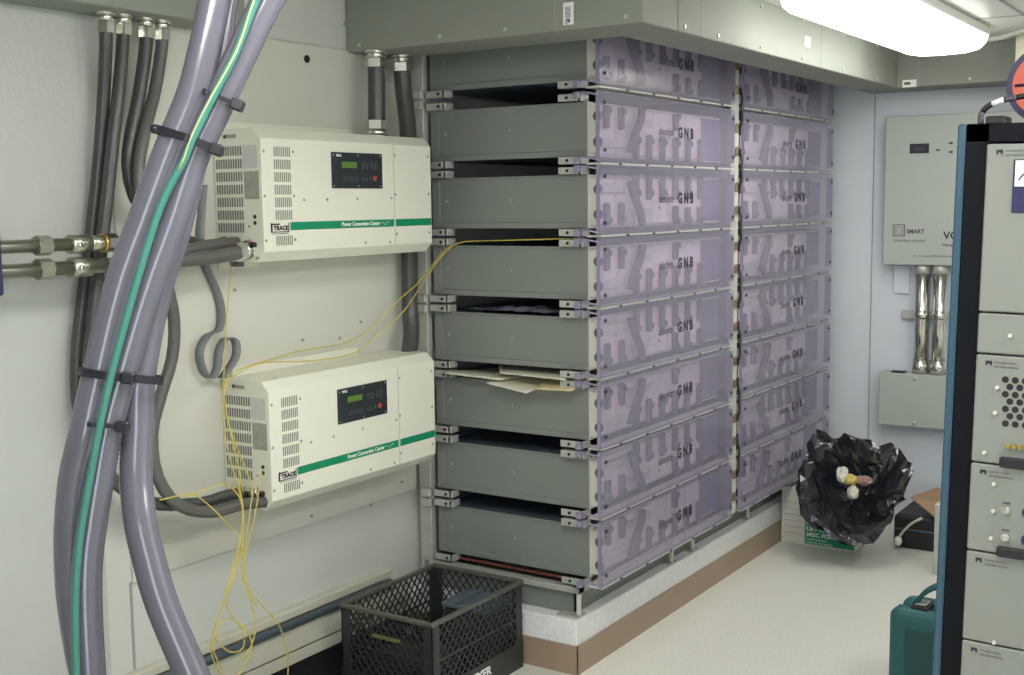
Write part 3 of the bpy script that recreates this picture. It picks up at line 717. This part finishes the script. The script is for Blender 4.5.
tie(209, 95, 241, 107, [(.50, .01, rr), (.10, -.03, .0075)], 'small black cable tie on the right-hand hose, highest of the ties', 1.0, .008)
tie(84, 371, 154, 381, [(.20, 0, rr), (.56, .01, rr), (.80, .035, rr), (.42, -.030, .0078)], 'lower wide black cable tie around all three hoses', .60)
tie(95, 423, 129, 427, [(.42, .01, rr), (.12, -.03, .0078)], 'small black cable tie on the green wire, lowest of the ties', .98, .008)

# ---------------------------------------------------------------- ribbon cable and yellow wires
rp = [at(203, 185, 'y', -.02), at(201, 215, 'y', -.02), at(200, 240, 'y', -.025), at(205, 265, 'y', -.03), at(217, 293, 'y', -.03), at(221, 312, 'y', -.03), at(219, 329, 'y', -.03), at(207, 336, 'y', -.04), at(199.5, 352, 'y', -.05), at(203, 371, 'y', -.05), at(211, 378, 'y', -.045),
      at(217, 368, 'y', -.04), at(219, 350, 'y', -.04), at(226, 338, 'y', -.04), at(235, 341, 'y', -.04), at(236, 355, 'y', -.05), at(229, 368, 'y', -.06), at(222, 378, 'y', -.06)]
tag(MB().strip(rp, V((.012, -.024, 0)), .0015, .008).build('ribbon_cable', M['ribbon'], None, rp[-1]), 'flat grey ribbon cable curling on the wall between the two inverters', 'cable')
def wire(pp, label, r=.0019):
    p = [at(u, v, 'y', y) for u, v, y in pp]
    return tag(MB().tube(p, r, 6, .015).build('wire', M['yellow'], None, p[-1]), label, 'wire', 'thin yellow wires around the lower inverter')
wire([(232, 262, -.06), (229, 290, -.06), (226, 330, -.06), (224, 372, -.07), (222, 400, -.17), (226, 440, -.19), (233, 470, -.20), (240, 495, -.215), (243, 520, -.215), (242, 545, -.2), (236, 572, -.2), (226, 598, -.2), (217, 620, -.2), (211, 648, -.2), (217, 668, -.2), (228, 680, -.2)],
     'yellow wire dropping straight from under the upper inverter down past the lower one')
wire([(585, 238, -.66), (520, 240, -.45), (478, 241, -.26), (461, 242.5, -.21), (445, 250, -.155), (432, 266, -.11), (418, 283, -.105), (398, 301, -.10), (372, 328, -.06), (345, 343, -.03), (300, 351, -.05), (262, 362, -.10), (238, 370, -.14), (227, 378, -.18), (224, 395, -.20), (230, 430, -.20), (238, 465, -.21), (243, 492, -.215)],
     'yellow wire running from a gap in the battery stack over the lower inverter, upper strand')
wire([(452, 247, -.17), (440, 258, -.14), (425, 280, -.105), (402, 313, -.10), (372, 340, -.06), (352, 354, -.06), (310, 361, -.08), (262, 363, -.13), (236, 375, -.17), (226, 385, -.19), (225, 410, -.195), (236, 445, -.195), (246, 470, -.195), (252, 490, -.20), (250, 510, -.21), (246, 540, -.21), (244, 570, -.21), (250, 598, -.21), (256, 625, -.21), (250, 648, -.21), (240, 660, -.21)],
     'yellow wire crossing the wall diagonally to the lower inverter, lower strand')
wire([(186, 497, -.22), (205, 490, -.22), (222, 484, -.22), (236, 492, -.22), (243, 510, -.22), (243, 535, -.215), (237, 560, -.21), (228, 590, -.21), (216, 625, -.21), (213, 648, -.21), (222, 670, -.21)],
     'yellow wire looping left over the dark conduits beside the lower inverter')
wire([(160, 500, -.23), (190, 494, -.23), (205, 502, -.23), (226, 522, -.225), (240, 540, -.22), (243, 560, -.215), (246, 585, -.21), (262, 605, -.21), (277, 622, -.21), (286, 645, -.21), (288, 670, -.21), (286, 690, -.21)],
     'yellow wire ending in the wide loop furthest right, near the trunking')
wire([(238, 480, -.215), (243, 510, -.22), (239, 545, -.22), (229, 580, -.22), (226, 602, -.22), (233, 618, -.22), (243, 630, -.22), (243, 648, -.22), (230, 652, -.22), (217, 640, -.22), (219, 625, -.22), (232, 619, -.22), (247, 632, -.22), (252, 648, -.22), (244, 666, -.22), (236, 680, -.22)],
     'yellow wire tied in small double loops low on the wall')
wire([(262, 470, -.205), (254, 520, -.21), (247, 548, -.21), (242, 570, -.21), (246, 590, -.21), (257, 606, -.21)], 'short yellow wire hanging from the socket side of the lower inverter')
# stub under the upper inverter
tag(MB().cyl((.03, -.06, 1.389), (.03, -.06, 1.375), .02, 14).build('cable_gland', M['term'], None, (.03, -.06, 1.375)), 'dark round gland under the upper inverter where a yellow wire leaves', 'gland')

# ---------------------------------------------------------------- milk crate
def crate():
    x0, x1, y0, y1, h = 0.343, 0.835, -0.497, -0.135, 0.300
    t = thing('milk_crate', ((x0 + x1) / 2, (y0 + y1) / 2, 0.0), 'black plastic milk crate with diamond lattice sides standing by the plinth', 'crate')
    rim = MB().box(x0 - .006, x1 + .006, y0 - .006, y0 + .010, h - .014, h, .003).box(x0 - .006, x1 + .006, y1 - .010, y1 + .006, h - .014, h, .003)
    rim.box(x0 - .006, x0 + .010, y0, y1, h - .014, h, .003).box(x1 - .010, x1 + .006, y0, y1, h - .014, h, .003)
    rim.build('rim', mat('worn_crate_rim', (0.09, 0.095, 0.075), .4, var=.3, vs=30), t)
    MB().box(x0 + .004, x1 - .004, y0 + .004, y1 - .004, .0, .006).build('bottom', M['crate'], t)
    for (cx_, cy_) in ((x0, y0), (x1, y0), (x0, y1), (x1, y1)):
        dx, dy = (1 if cx_ == x0 else -1), (1 if cy_ == y0 else -1)
        m = MB(); 
        m.box(min(cx_, cx_ + dx * .035), max(cx_, cx_ + dx * .035), min(cy_, cy_ + dy * .006), max(cy_, cy_ + dy * .006), 0, h - .012, .001)
        m.box(min(cx_, cx_ + dx * .006), max(cx_, cx_ + dx * .006), min(cy_, cy_ + dy * .035), max(cy_, cy_ + dy * .035), 0, h - .012, .001)
        m.build('corner_post', M['crate'], t)
    def side(a, b, n, handle):
        a, b = Vector(a), Vector(b); d = (b - a); L_ = d.length; d.normalize(); n = Vector(n)
        z0, z1 = .085, h - .014
        m = MB(); k = .030; lo, hi = .034, L_ - .034
        def bar(u0, w0, u1, w1, wd=.0042):
            p, q = a + d * u0 + Vector((0, 0, w0)), a + d * u1 + Vector((0, 0, w1))
            tt = (q - p).normalized(); s_ = tt.cross(n).normalized() * wd / 2; nn = n * .004
            vs = [m.bm.verts.new(x) for x in (p + s_, p - s_, q - s_, q + s_, p + s_ + nn, p - s_ + nn, q - s_ + nn, q + s_ + nn)]
            for f in ((0, 1, 2, 3), (7, 6, 5, 4), (0, 4, 5, 1), (1, 5, 6, 2), (2, 6, 7, 3), (3, 7, 4, 0)): m.bm.faces.new([vs[i] for i in f])
        sl = 1.25
        u = lo - (z1 - z0) / sl
        while u < hi:
            for sg in (1, -1):
                if sg == 1: ua, wa, ub, wb = u, z0, u + (z1 - z0) / sl, z1
                else: ua, wa, ub, wb = u, z1, u + (z1 - z0) / sl, z0
                if ua < lo: wa += (lo - ua) * sl * sg; ua = lo
                if ub > hi: wb -= (ub - hi) * sl * sg; ub = hi
                if ub - ua > .003: bar(ua, wa, ub, wb)
            u += k
        m.build('lattice', M['crate'], t)
        m = MB()
        def slab(z0_, z1_, o_, mm=m):
            p, q = a + n * o_, b + n * o_
            mm.box(min(p.x, q.x) - abs(n.x) * .001, max(p.x, q.x) + abs(n.x) * .004, min(p.y, q.y) - abs(n.y) * .001, max(p.y, q.y) + abs(n.y) * .004, z0_, z1_)
        slab(.0, .085, 0)
        m.build('skirt', M['crate'], t)
        m2 = MB(); slab(.170, .176, 0, m2); slab(.085, .090, 0, m2); m2.build('rib', M['crate'], t)
        if handle:
            c = (a + b) / 2; mh = MB()
            mh.box(c.x - abs(d.x) * .05 - .003, c.x + abs(d.x) * .05 + .003, c.y - abs(d.y) * .05 - .003, c.y + abs(d.y) * .05 + .003, .215, .225)
            mh.build('handle', mat('faded_yellow_handle', (.16, .14, .06), .6, var=.3, vs=40), t)
    side((x0, y0, 0), (x1, y0, 0), (0, 1, 0), False)
    side((x0, y1, 0), (x1, y1, 0), (0, -1, 0), False)
    side((x0, y0, 0), (x0, y1, 0), (1, 0, 0), True)
    side((x1, y0, 0), (x1, y1, 0), (-1, 0, 0), False)
    MB().text('MEYER', .038, lambda a, b_, c_: Vector((.515 + a, y0 - .0015 - c_, .042 + b_)), .0015, .0003, 1.0, .135).build('lettering', M['white'], t)
    MB().text('OAK', .038, lambda a, b_, c_: Vector((.42 + a, y0 - .0015 - c_, .042 + b_)), .0015, .0003, 1.0, .085).build('lettering', M['white'], t)
    return t
crate()
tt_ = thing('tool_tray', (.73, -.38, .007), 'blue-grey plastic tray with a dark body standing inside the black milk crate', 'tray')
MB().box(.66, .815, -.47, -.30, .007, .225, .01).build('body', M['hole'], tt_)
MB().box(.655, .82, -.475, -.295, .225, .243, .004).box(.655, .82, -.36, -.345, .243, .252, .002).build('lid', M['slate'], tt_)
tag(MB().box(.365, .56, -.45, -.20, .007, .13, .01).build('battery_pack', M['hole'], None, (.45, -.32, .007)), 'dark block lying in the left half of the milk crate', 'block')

# ---------------------------------------------------------------- far wall: controller enclosure
vx = 3.20
vc = thing('controller_enclosure', (3.25, -1.28, 1.24), 'tall grey controller enclosure on the far wall, partly hidden by the rack', 'enclosure')
MB().box(vx, XF - .001, -1.60, -0.982, 1.240, 1.918, .004).build('case', M['vo'], vc)
fx = lambda py_, pz_: (lambda a, b_, c_: Vector((vx - .001 - c_, py_ - a, pz_ + b_)))
p = at(910, 144, 'x', vx); q = at(929, 153, 'x', vx)
sc_ = MB().box(vx - .004, vx, q.y, p.y, q.z, p.z).build('display', M['navy'], vc)
MB().text('0000', .024, lambda a, b_, c_: Vector((vx - .0045 - c_, p.y - .018 - a, q.z + .012 + b_)), 0, .0002, 1, .05).build('digits', M['greyink'], sc_)
p = at(943, 239, 'x', vx); MB().text('VC', .048, fx(p.y, p.z), .0008, .0002, 1).build('lettering', M['ink'], vc)
p = at(942, 245, 'x', vx); MB().text('Voltage Controller', .018, fx(p.y, p.z - .005), 0, .0002, 1).build('lettering', M['ink'], vc)
p = at(913, 256, 'x', vx); MB().text('AC VOLTAGE DISTRIBUTION PANELBOARD', .012, fx(p.y, p.z - .004), 0, .0002, 1).build('lettering', M['greyink'], vc)
p = at(893, 225, 'x', vx)
lg = MB()
for k in range(3): 
    o_ = k * .009
    for (a0, a1, b0, b1) in ((0, .055, 0, .003), (0, .055, -.052, -.049), (0, .003, -.052, 0), (.052, .055, -.052, 0)):
        s_ = (.055 - 2 * o_) / .055
        lg.box(vx - .002, vx, p.y - o_ - a1 * s_, p.y - o_ - a0 * s_, p.z - o_ + b0 * s_, p.z - o_ + b1 * s_)
lg.build('logo', M['greyink'], vc)
MB().text('SMART', .026, fx(p.y - .062, p.z - .038), .0008, .0002, 1).build('lettering', M['greyink'], vc)
MB().text('CONTROL SYSTEMS', .016, fx(p.y - .005, p.z - .078), 0, .0002, 1).build('lettering', M['greyink'], vc)
for (u, v) in ((951, 143), (951, 152), (938, 150)):
    p = at(u, v, 'x', vx); MB().box(vx - .002, vx, p.y - .008, p.y + .008, p.z - .004, p.z + .004).build('indicator', M['greyink'] if u == 938 else M['ink'], vc)
for k, u in enumerate((922, 940)):
    p = at(u, 300, 'x', vx + .045)
    t = thing('metal_conduit', (vx + .045, p.y, .735), ['left', 'right'][k] + ' one of the two shiny vertical conduits under the wall enclosure', 'conduit', 'vertical conduits below the enclosure')
    MB().cyl((vx + .045, p.y, .735), (vx + .045, p.y, 1.24), .031, 20).build('pipe', M['zinc'], t)
    for z0_, z1_, r_ in ((.735, .80, .037), (.99, 1.03, .035), (1.20, 1.239, .036)):
        MB().cyl((vx + .045, p.y, z0_), (vx + .045, p.y, z1_), r_, 16).build('coupling', M['galv'] if z0_ > 1.1 else M['zinc'], t)
jb = thing('junction_box', (3.25, -1.2, .487), 'low grey junction box on the far wall under the shiny conduits', 'junction box')
MB().box(vx, XF - .001, -1.55, -0.977, .487, .735, .003).build('case', M['vo'], jb)
for z in (.715, .505):
    p_ = V((vx, -1.145, z)); MB().sphere(p_, .011, (.5, 1, 1), 10, 6).build('screw', M['galv'], jb)
MB().box(vx + .01, vx + .05, -1.09, -1.03, .735, .742, .001).build('latch', M['black'], jb)
tag(MB().box(XF - .03, XF - .001, -1.62, -1.055, .985, 1.025, .003).build('strut_channel', M['galv'], None, (XF - .01, -1.3, .98)), 'short galvanised strut behind the vertical conduits on the far wall', 'strut')
tag(MB().box(XF - .012, XF - .001, -1.085, -1.010, 1.10, 1.235, .003).build('cover_plate', M['farwall'], None, (XF - .01, -1.04, 1.1)), 'small pale cover plate on the far wall beneath the enclosure', 'plate')

# ---------------------------------------------------------------- carton, bin bag and things in the corner
cb = thing('carton', (2.85, -.87, 0), 'white carton with green print panel on the floor in the far corner', 'carton')
MB().box(2.690, 3.05, -1.038, -0.697, 0.0, 0.262, .004).build('box', M['carton'], cb)
fb = 2.689
fn = lambda py_, pz_: (lambda a, b_, c_: Vector((fb - .0012 - c_, py_ - a, pz_ + b_)))
gp_ = MB().box(fb - .001, fb + .001, -1.034, -0.812, .010, .128).build('green_print', M['green'], cb)
MB().text('KEYSTONE', .025, fn(-.820, .100), .0006, .0002, 1.0, .125).text('LETTERS', .025, fn(-.820, .073), .0006, .0002, 1.0, .12).text('MISC FOAM', .025, fn(-.820, .046), .0006, .0002, 1.0, .14) \
    .text('handle with care', .014, fn(-.820, .029), 0, .0002).text('keep dry and upright', .014, fn(-.820, .015), 0, .0002).build('lettering', M['white'], cb)
ln = MB().box(fb - .001, fb + .001, -.810, -.8075, .010, .255)
for k in range(6): ln.box(fb - .001, fb + .001, -.800, -.715, .050 + k * .028, .0518 + k * .028)
ln.build('ruled_lines', M['seam'], cb)

def binbag():
    c = at(853, 489, 'x', 2.585); ax = V((-.80, -.25, .55)).normalized()   # the open mouth looks toward the camera and up
    e1 = ax.cross(V((0, 0, 1))).normalized(); e2 = e1.cross(ax).normalized(); e1 = -e1
    t = thing('bin_bag', (2.75, -1.0, 0.0), 'crumpled glossy black bin bag, open mouth showing rubbish, resting on the white carton', 'bag')
    mb = MB(); NU, NV = 38, 19; g = []; rnd = random.Random(11)
    # irregular outline of the open sack, radius by angle (0 = right, 90 = up)
    ang = [0, 35, 65, 95, 125, 150, 180, 215, 245, 270, 300, 330, 360]
    rad_ = [.215, .245, .205, .235, .290, .230, .235, .235, .235, .255, .240, .175, .215]
    for j in range(NV + 1):
        v = j / NV; row = []
        if v < .40: s_ = v / .40; rad = .03 + .62 * s_ ** .8; dep = -.09 + .12 * s_ ** 1.5
        elif v < .58: s_ = (v - .40) / .18; rad = .65 + .35 * math.sin(s_ * PI / 2); dep = .03 + .035 * math.sin(s_ * PI)
        else: s_ = (v - .58) / .42; rad = math.cos(s_ * PI / 2 * .98) ** .5; dep = .03 - .21 * s_
        for i in range(NU):
            a = 360 * (i + .5 * (j % 2)) / NU
            base = float(np.interp(a % 360, ang, rad_))
            a = math.radians(a)
            n1 = noise.noise(V((math.cos(a) * 2.4, math.sin(a) * 2.4, v * 4)))
            n2 = abs(noise.noise(V((math.cos(a) * 3.6, math.sin(a) * 3.6, v * 5 + 7))))
            amp = min(1, rad * 1.6)
            r = base * rad + (n1 * .035 + (n2 - .2) * .07 + rnd.uniform(-.007, .007)) * amp
            if v > .58: r = min(r, base * 1.0)
            p = c + e1 * (r * math.cos(a)) + e2 * (r * math.sin(a)) + ax * (dep + (n1 * .06 + (n2 - .25) * .09 + rnd.uniform(-.006, .006)) * amp)
            p.z = max(p.z, .012)
            row.append(mb.bm.verts.new(p))
        g.append(row)
    for j in range(NV):
        for i in range(NU):
            q = (g[j][i], g[j][(i + 1) % NU], g[j + 1][(i + 1) % NU], g[j + 1][i])
            mb.bm.faces.new((q[0], q[1], q[2])); mb.bm.faces.new((q[0], q[2], q[3]))
    mb.bm.faces.new(g[0]); mb.bm.faces.new(g[-1][::-1])
    o = mb.build('liner', M['bag'], t)
    md = o.modifiers.new('soft', 'BEVEL'); md.width = .004; md.segments = 2; md.limit_method = 'ANGLE'; md.angle_limit = .35
    return c, ax, e1, e2
bc, bax, be1, be2 = binbag()
def lump(name, u, v, d, s, m, label, cat, seed):
    mb = MB(); bmesh.ops.create_icosphere(mb.bm, subdivisions=3, radius=1)
    c = bc + be1 * u + be2 * v + bax * d
    for vt in mb.bm.verts:
        n0 = vt.co.copy(); k = 1 + .35 * noise.noise(n0 * 1.8 + V((seed, 0, 0)))
        n0 = V((n0.x * s[0], n0.y * s[1], n0.z * s[2])) * k
        vt.co = c + be1 * n0.x + be2 * n0.y + bax * n0.z
    return tag(mb.build(name, m, None, c), label, cat)
lump('crumpled_paper', -.045, .055, .02, (.026, .034, .02), M['carton'], 'crumpled white paper inside the black bin bag, left', 'paper', 1)
lump('crumpled_wrapper', -.010, .035, .02, (.030, .022, .02), mat('yellow_wrapper', (.55, .42, .10), .4), 'yellow wrapper in the middle of the black bin bag', 'wrapper', 2)
lump('crumpled_wrapper', .045, .035, .015, (.040, .020, .02), M['skin'], 'pinkish brown wrapper right of the yellow one inside the bin bag', 'wrapper', 3)
lump('crumpled_paper', .0, -.015, .0, (.022, .03, .02), M['paper'], 'small grey paper scrap below the yellow wrapper in the bin bag', 'paper', 4)
# black case with a cable and cardboard behind the rack
bk = thing('black_case', (2.95, -1.35, 0), 'low black case lying on the floor by the far wall, half hidden by the rack', 'case')
MB().box(2.87, 3.20, -1.75, -1.150, 0.0, 0.150, .02, 3).build('body', M['black'], bk)
MB().box(2.866, 2.872, -1.75, -1.16, .085, .091).build('seam', M['slate'], bk)
cpt = [at(898, 541, 'x', 2.855), at(902, 533, 'x', 2.852), at(911, 524, 'x', 2.850), at(922, 518, 'x', 2.852)]
pl = thing('plug_cable', cpt[0], 'thin beige cable with a pale plug hanging over the black case', 'cable')
MB().tube(cpt, .006, 8, .01).build('cable', M['paper'], pl)
MB().sphere(cpt[0], .022, (1, .8, 1)).build('plug', M['white'], pl)
a_, b_, c_, d_ = V((2.90, -1.215, .215)), V((2.86, -1.33, .152)), V((3.00, -1.50, .170)), V((3.10, -1.28, .225))
cbm = MB(); tp = [cbm.bm.verts.new(x + V((0, 0, dz))) for dz in (.014, .010) for x in (a_, b_, c_, d_)]
for f in ((0, 1, 2, 3), (7, 6, 5, 4), (0, 4, 5, 1), (1, 5, 6, 2), (2, 6, 7, 3), (3, 7, 4, 0)): cbm.bm.faces.new([tp[i] for i in f])
tag(cbm.build('cardboard_sheet', M['card'], None, b_), 'brown cardboard flap lying on top of the low black case', 'cardboard')
tag(MB().box(2.55, 2.60, -1.50, at(934, 530, 'x', 2.55).y, 0.0, .30, .003).build('metal_strip', M['galv'], None, (2.58, -1.40, 0)), 'narrow grey upright strip on the floor close behind the rack edge', 'strip')

# ---------------------------------------------------------------- teal tool case
tc_ = thing('tool_case', (1.42, -1.80, 0), 'teal plastic tool case standing on the floor beside the rack', 'tool case')
MB().box(1.300, 1.375, -2.02, -1.575, 0.0, .258, .028, 3).build('shell', M['teal'], tc_)
MB().box(1.385, 1.470, -2.02, -1.590, 0.0, .266, .028, 3).build('shell', M['teal'], tc_)
MB().box(1.373, 1.387, -2.015, -1.585, .01, .250, .004).build('seam', M['tealdark'], tc_)
MB().box(1.295, 1.301, -1.97, -1.63, .04, .20, .002).build('raised_panel', M['tealdark'], tc_)
lat = MB().box(1.335, 1.42, -1.690, -1.635, .254, .268, .004).build('latch', M['black'], tc_)
MB().box(1.35, 1.405, -1.68, -1.645, .268, .271, .001).build('latch_plate', M['galv'], lat)
MB().strip([V((1.38, -1.640, .262)), V((1.38, -1.665, .300)), V((1.38, -1.72, .335)), V((1.38, -1.84, .345)), V((1.38, -1.93, .32)), V((1.38, -1.95, .262))], V((.04, 0, 0)), .014, .02).build('handle', M['teal'], tc_)

# ---------------------------------------------------------------- equipment rack
rx = 0.30
rk = thing('equipment_rack', (rx + .3, -1.948, 0), 'tall black and steel-blue equipment rack with grey modules at the right edge', 'rack')
Y0, Y1, ZT = -1.948, -2.60, 1.703
MB().box(rx, rx + .62, Y0 - .017, Y0, 0, ZT, .004).build('side_panel', M['blue'], rk)
MB().box(rx, rx + .62, Y1, Y1 + .017, 0, ZT, .004).build('side_panel', M['blue'], rk)
MB().box(rx + .004, rx + .03, Y0 - .066, Y0 - .017, 0, ZT, .002).build('frame_post', M['rackblack'], rk)
MB().box(rx + .004, rx + .03, Y1 + .017, Y1 + .066, 0, ZT, .002).build('frame_post', M['rackblack'], rk)
MB().box(rx + .004, rx + .62, Y1 + .017, Y0 - .017, ZT - .040, ZT, .002).build('top_panel', M['rackblack'], rk)
MB().box(rx + .004, rx + .62, Y1 + .017, Y0 - .017, 0, .08, .002).build('base', M['rackblack'], rk)
MB().box(rx + .58, rx + .62, Y1 + .017, Y0 - .017, .08, ZT - .04).build('back_panel', M['rackblack'], rk)
zp = [(1.659, 1.303), (1.299, 1.213), (1.209, .973), (.969, .775), (.771, .569), (.565, .33), (.326, .09)]
fx2 = lambda yy, zz: (lambda a, b_, c_: Vector((rx - .0065 - c_, yy - a, zz + b_)))
YP = Y0 - .063
for i, (z1_, z0_) in enumerate(zp):
    md = MB().box(rx - .006, rx + .45, YP - .51, YP, z0_, z1_, .003).build('module', M['panel'], rk)
    if i != 1:
        em = MB().box(rx - .0068, rx - .006, YP - .033, YP - .020, z1_ - .022, z1_ - .012).build('emblem', M['ink'], md)
        MB().cyl((rx - .0069, YP - .0265, z1_ - .021), (rx - .0074, YP - .0265, z1_ - .021), .0032, 12).build('arch', M['panel'], em)
        m = MB(); m.text('POWER SYSTEM', .0062, fx2(YP - .039, z1_ - .017), 0, .0002).text('RECTIFIER MODULE', .0055, fx2(YP - .039, z1_ - .026), 0, .0002).build('lettering', M['greyink'], md)
def on_rack(u, v):
    q = at(u, v, 'x', rx); q.y += q.z * .0183; return q
def knob(yy, zz, r=.006, m='flange'):
    MB().cyl((rx - .006, yy, zz), (rx - .013, yy, zz), r, 12).build('knob', M[m], rk)
mt = MB().box(rx - .009, rx - .005, YP - .11, YP - .056, 1.515, 1.626, .001).build('meter', M['deepblue'], rk)
MB().box(rx - .0105, rx - .009, YP - .108, YP - .060, 1.570, 1.624).build('meter_face', M['white'], mt)
MB().tube([Vector((rx - .011, YP - .068, 1.583)), Vector((rx - .011, YP - .078, 1.596)), Vector((rx - .011, YP - .090, 1.596)), Vector((rx - .011, YP - .100, 1.583))], .0016, 6, .004).build('scale_arc', M['ink'], mt)
for (u, v) in ((1011, 334), (998, 386), (996, 411), (985, 451), (995, 482), (994, 509), (992, 536), (995, 640)):
    p = on_rack(u, v); knob(p.y, p.z, .0042)
hl = MB()
for r_ in range(7):
    for c__ in range(8):
        p = on_rack(1005 + (r_ % 2) * 4.5, 378 + r_ * 7.3)
        hl.cyl((rx - .0052, p.y - .002 - c__ * .0200, p.z), (rx - .0068, p.y - .002 - c__ * .0200, p.z), .0072, 12, smooth=False)
hl.build('perforation', M['hole'], rk)
for k in range(4):
    p = on_rack(1009, 444); MB().cyl((rx - .006, p.y - k * .012, p.z), (rx - .016, p.y - k * .012, p.z), .0048, 10).build('connector', M['brass'], rk)
for (u, v) in ((1001, 459), (998, 548)):
    p = on_rack(u, v); MB().box(rx - .020, rx - .005, YP - .50, p.y, p.z - .011, p.z + .010, .002).build('handle', M['black'], rk)
for (u, v) in ((1007, 508), (1006, 535)):
    p = on_rack(u, v)
    MB().cyl((rx - .006, p.y, p.z), (rx - .012, p.y, p.z), .009, 12).cyl((rx - .012, p.y, p.z), (rx - .024, p.y, p.z), .004, 8).build('toggle_switch', M['zinc'], rk)
    MB().box(rx - .0068, rx - .006, p.y - .008, p.y + .008, p.z + .013, p.z + .017).build('print', M['greyink'], rk)
    MB().cyl((rx - .006, p.y - .045, p.z), (rx - .010, p.y - .045, p.z), .013, 14).build('dial', M['deepblue'], rk)
# the rack leans a touch, as in the photograph
rk.rotation_euler = (math.radians(1.05), 0, 0)

# things on top of the rack
rt = ZT + .003
sp_ = thing('cable_reel', (.62, -2.19, rt), 'orange-red reel with dark blue rim standing on top of the rack', 'reel')
rc = V((.54, -2.118, rt + .088 + .002))
MB().cyl(rc + V((-.012, 0, 0)), rc + V((.012, 0, 0)), .088, 40).build('rim', M['deepblue'], sp_)
MB().cyl(rc + V((-.018, 0, 0)), rc + V((.018, 0, 0)), .074, 40).build('disc', M['orange'], sp_)
for k in range(3):
    a = k * PI / 3
    d = V((0, math.cos(a), math.sin(a))) * .068
    MB().tube([rc - d - V((.019, 0, 0)), rc + d - V((.019, 0, 0))], .003, 6).build('rib', M['deepblue'], sp_)
st = thing('striped_cable', (.5, -2.05, rt), 'black and white banded cable arching over the rack top', 'cable')
spn = spline([at(u, v, 'x', .43) for u, v in ((981, 124), (981, 115), (987, 107), (995, 103), (1004, 100), (1014, 98), (1026, 96), (1045, 97), (1062, 106), (1068, 122))], .006)
seg = 4; k = 0
for i in range(0, len(spn) - 1, seg):
    MB().tube(spn[i:i + seg + 1], .0065, 8).build('band', M['white'] if k % 3 == 2 else (M['black'] if k % 3 else M['greyink']), st); k += 1
tag(MB().box(.66, .86, -2.30, -2.045, rt, rt + .075, .004).build('beige_box', M['beige'], None, (.76, -2.1, rt)), 'beige box standing on the rack behind the orange reel', 'box')
tag(MB().box(.42, .50, -2.05, -2.010, rt, rt + .018, .003).build('black_block', M['black'], None, (.46, -2.03, rt)), 'small black block on the rack top under the banded cable', 'block')
tag(MB().box(2.86, 3.05, -2.1, -1.598, 2.065, ZC - .001, .004).box(2.87, 3.05, -2.1, -1.607, 1.90, 2.065, .004).build('wall_cabinet', M['beige'], None, (2.95, -1.8, 1.9)),
    'beige stepped cabinet hung beneath the ceiling at the top right edge', 'cabinet')
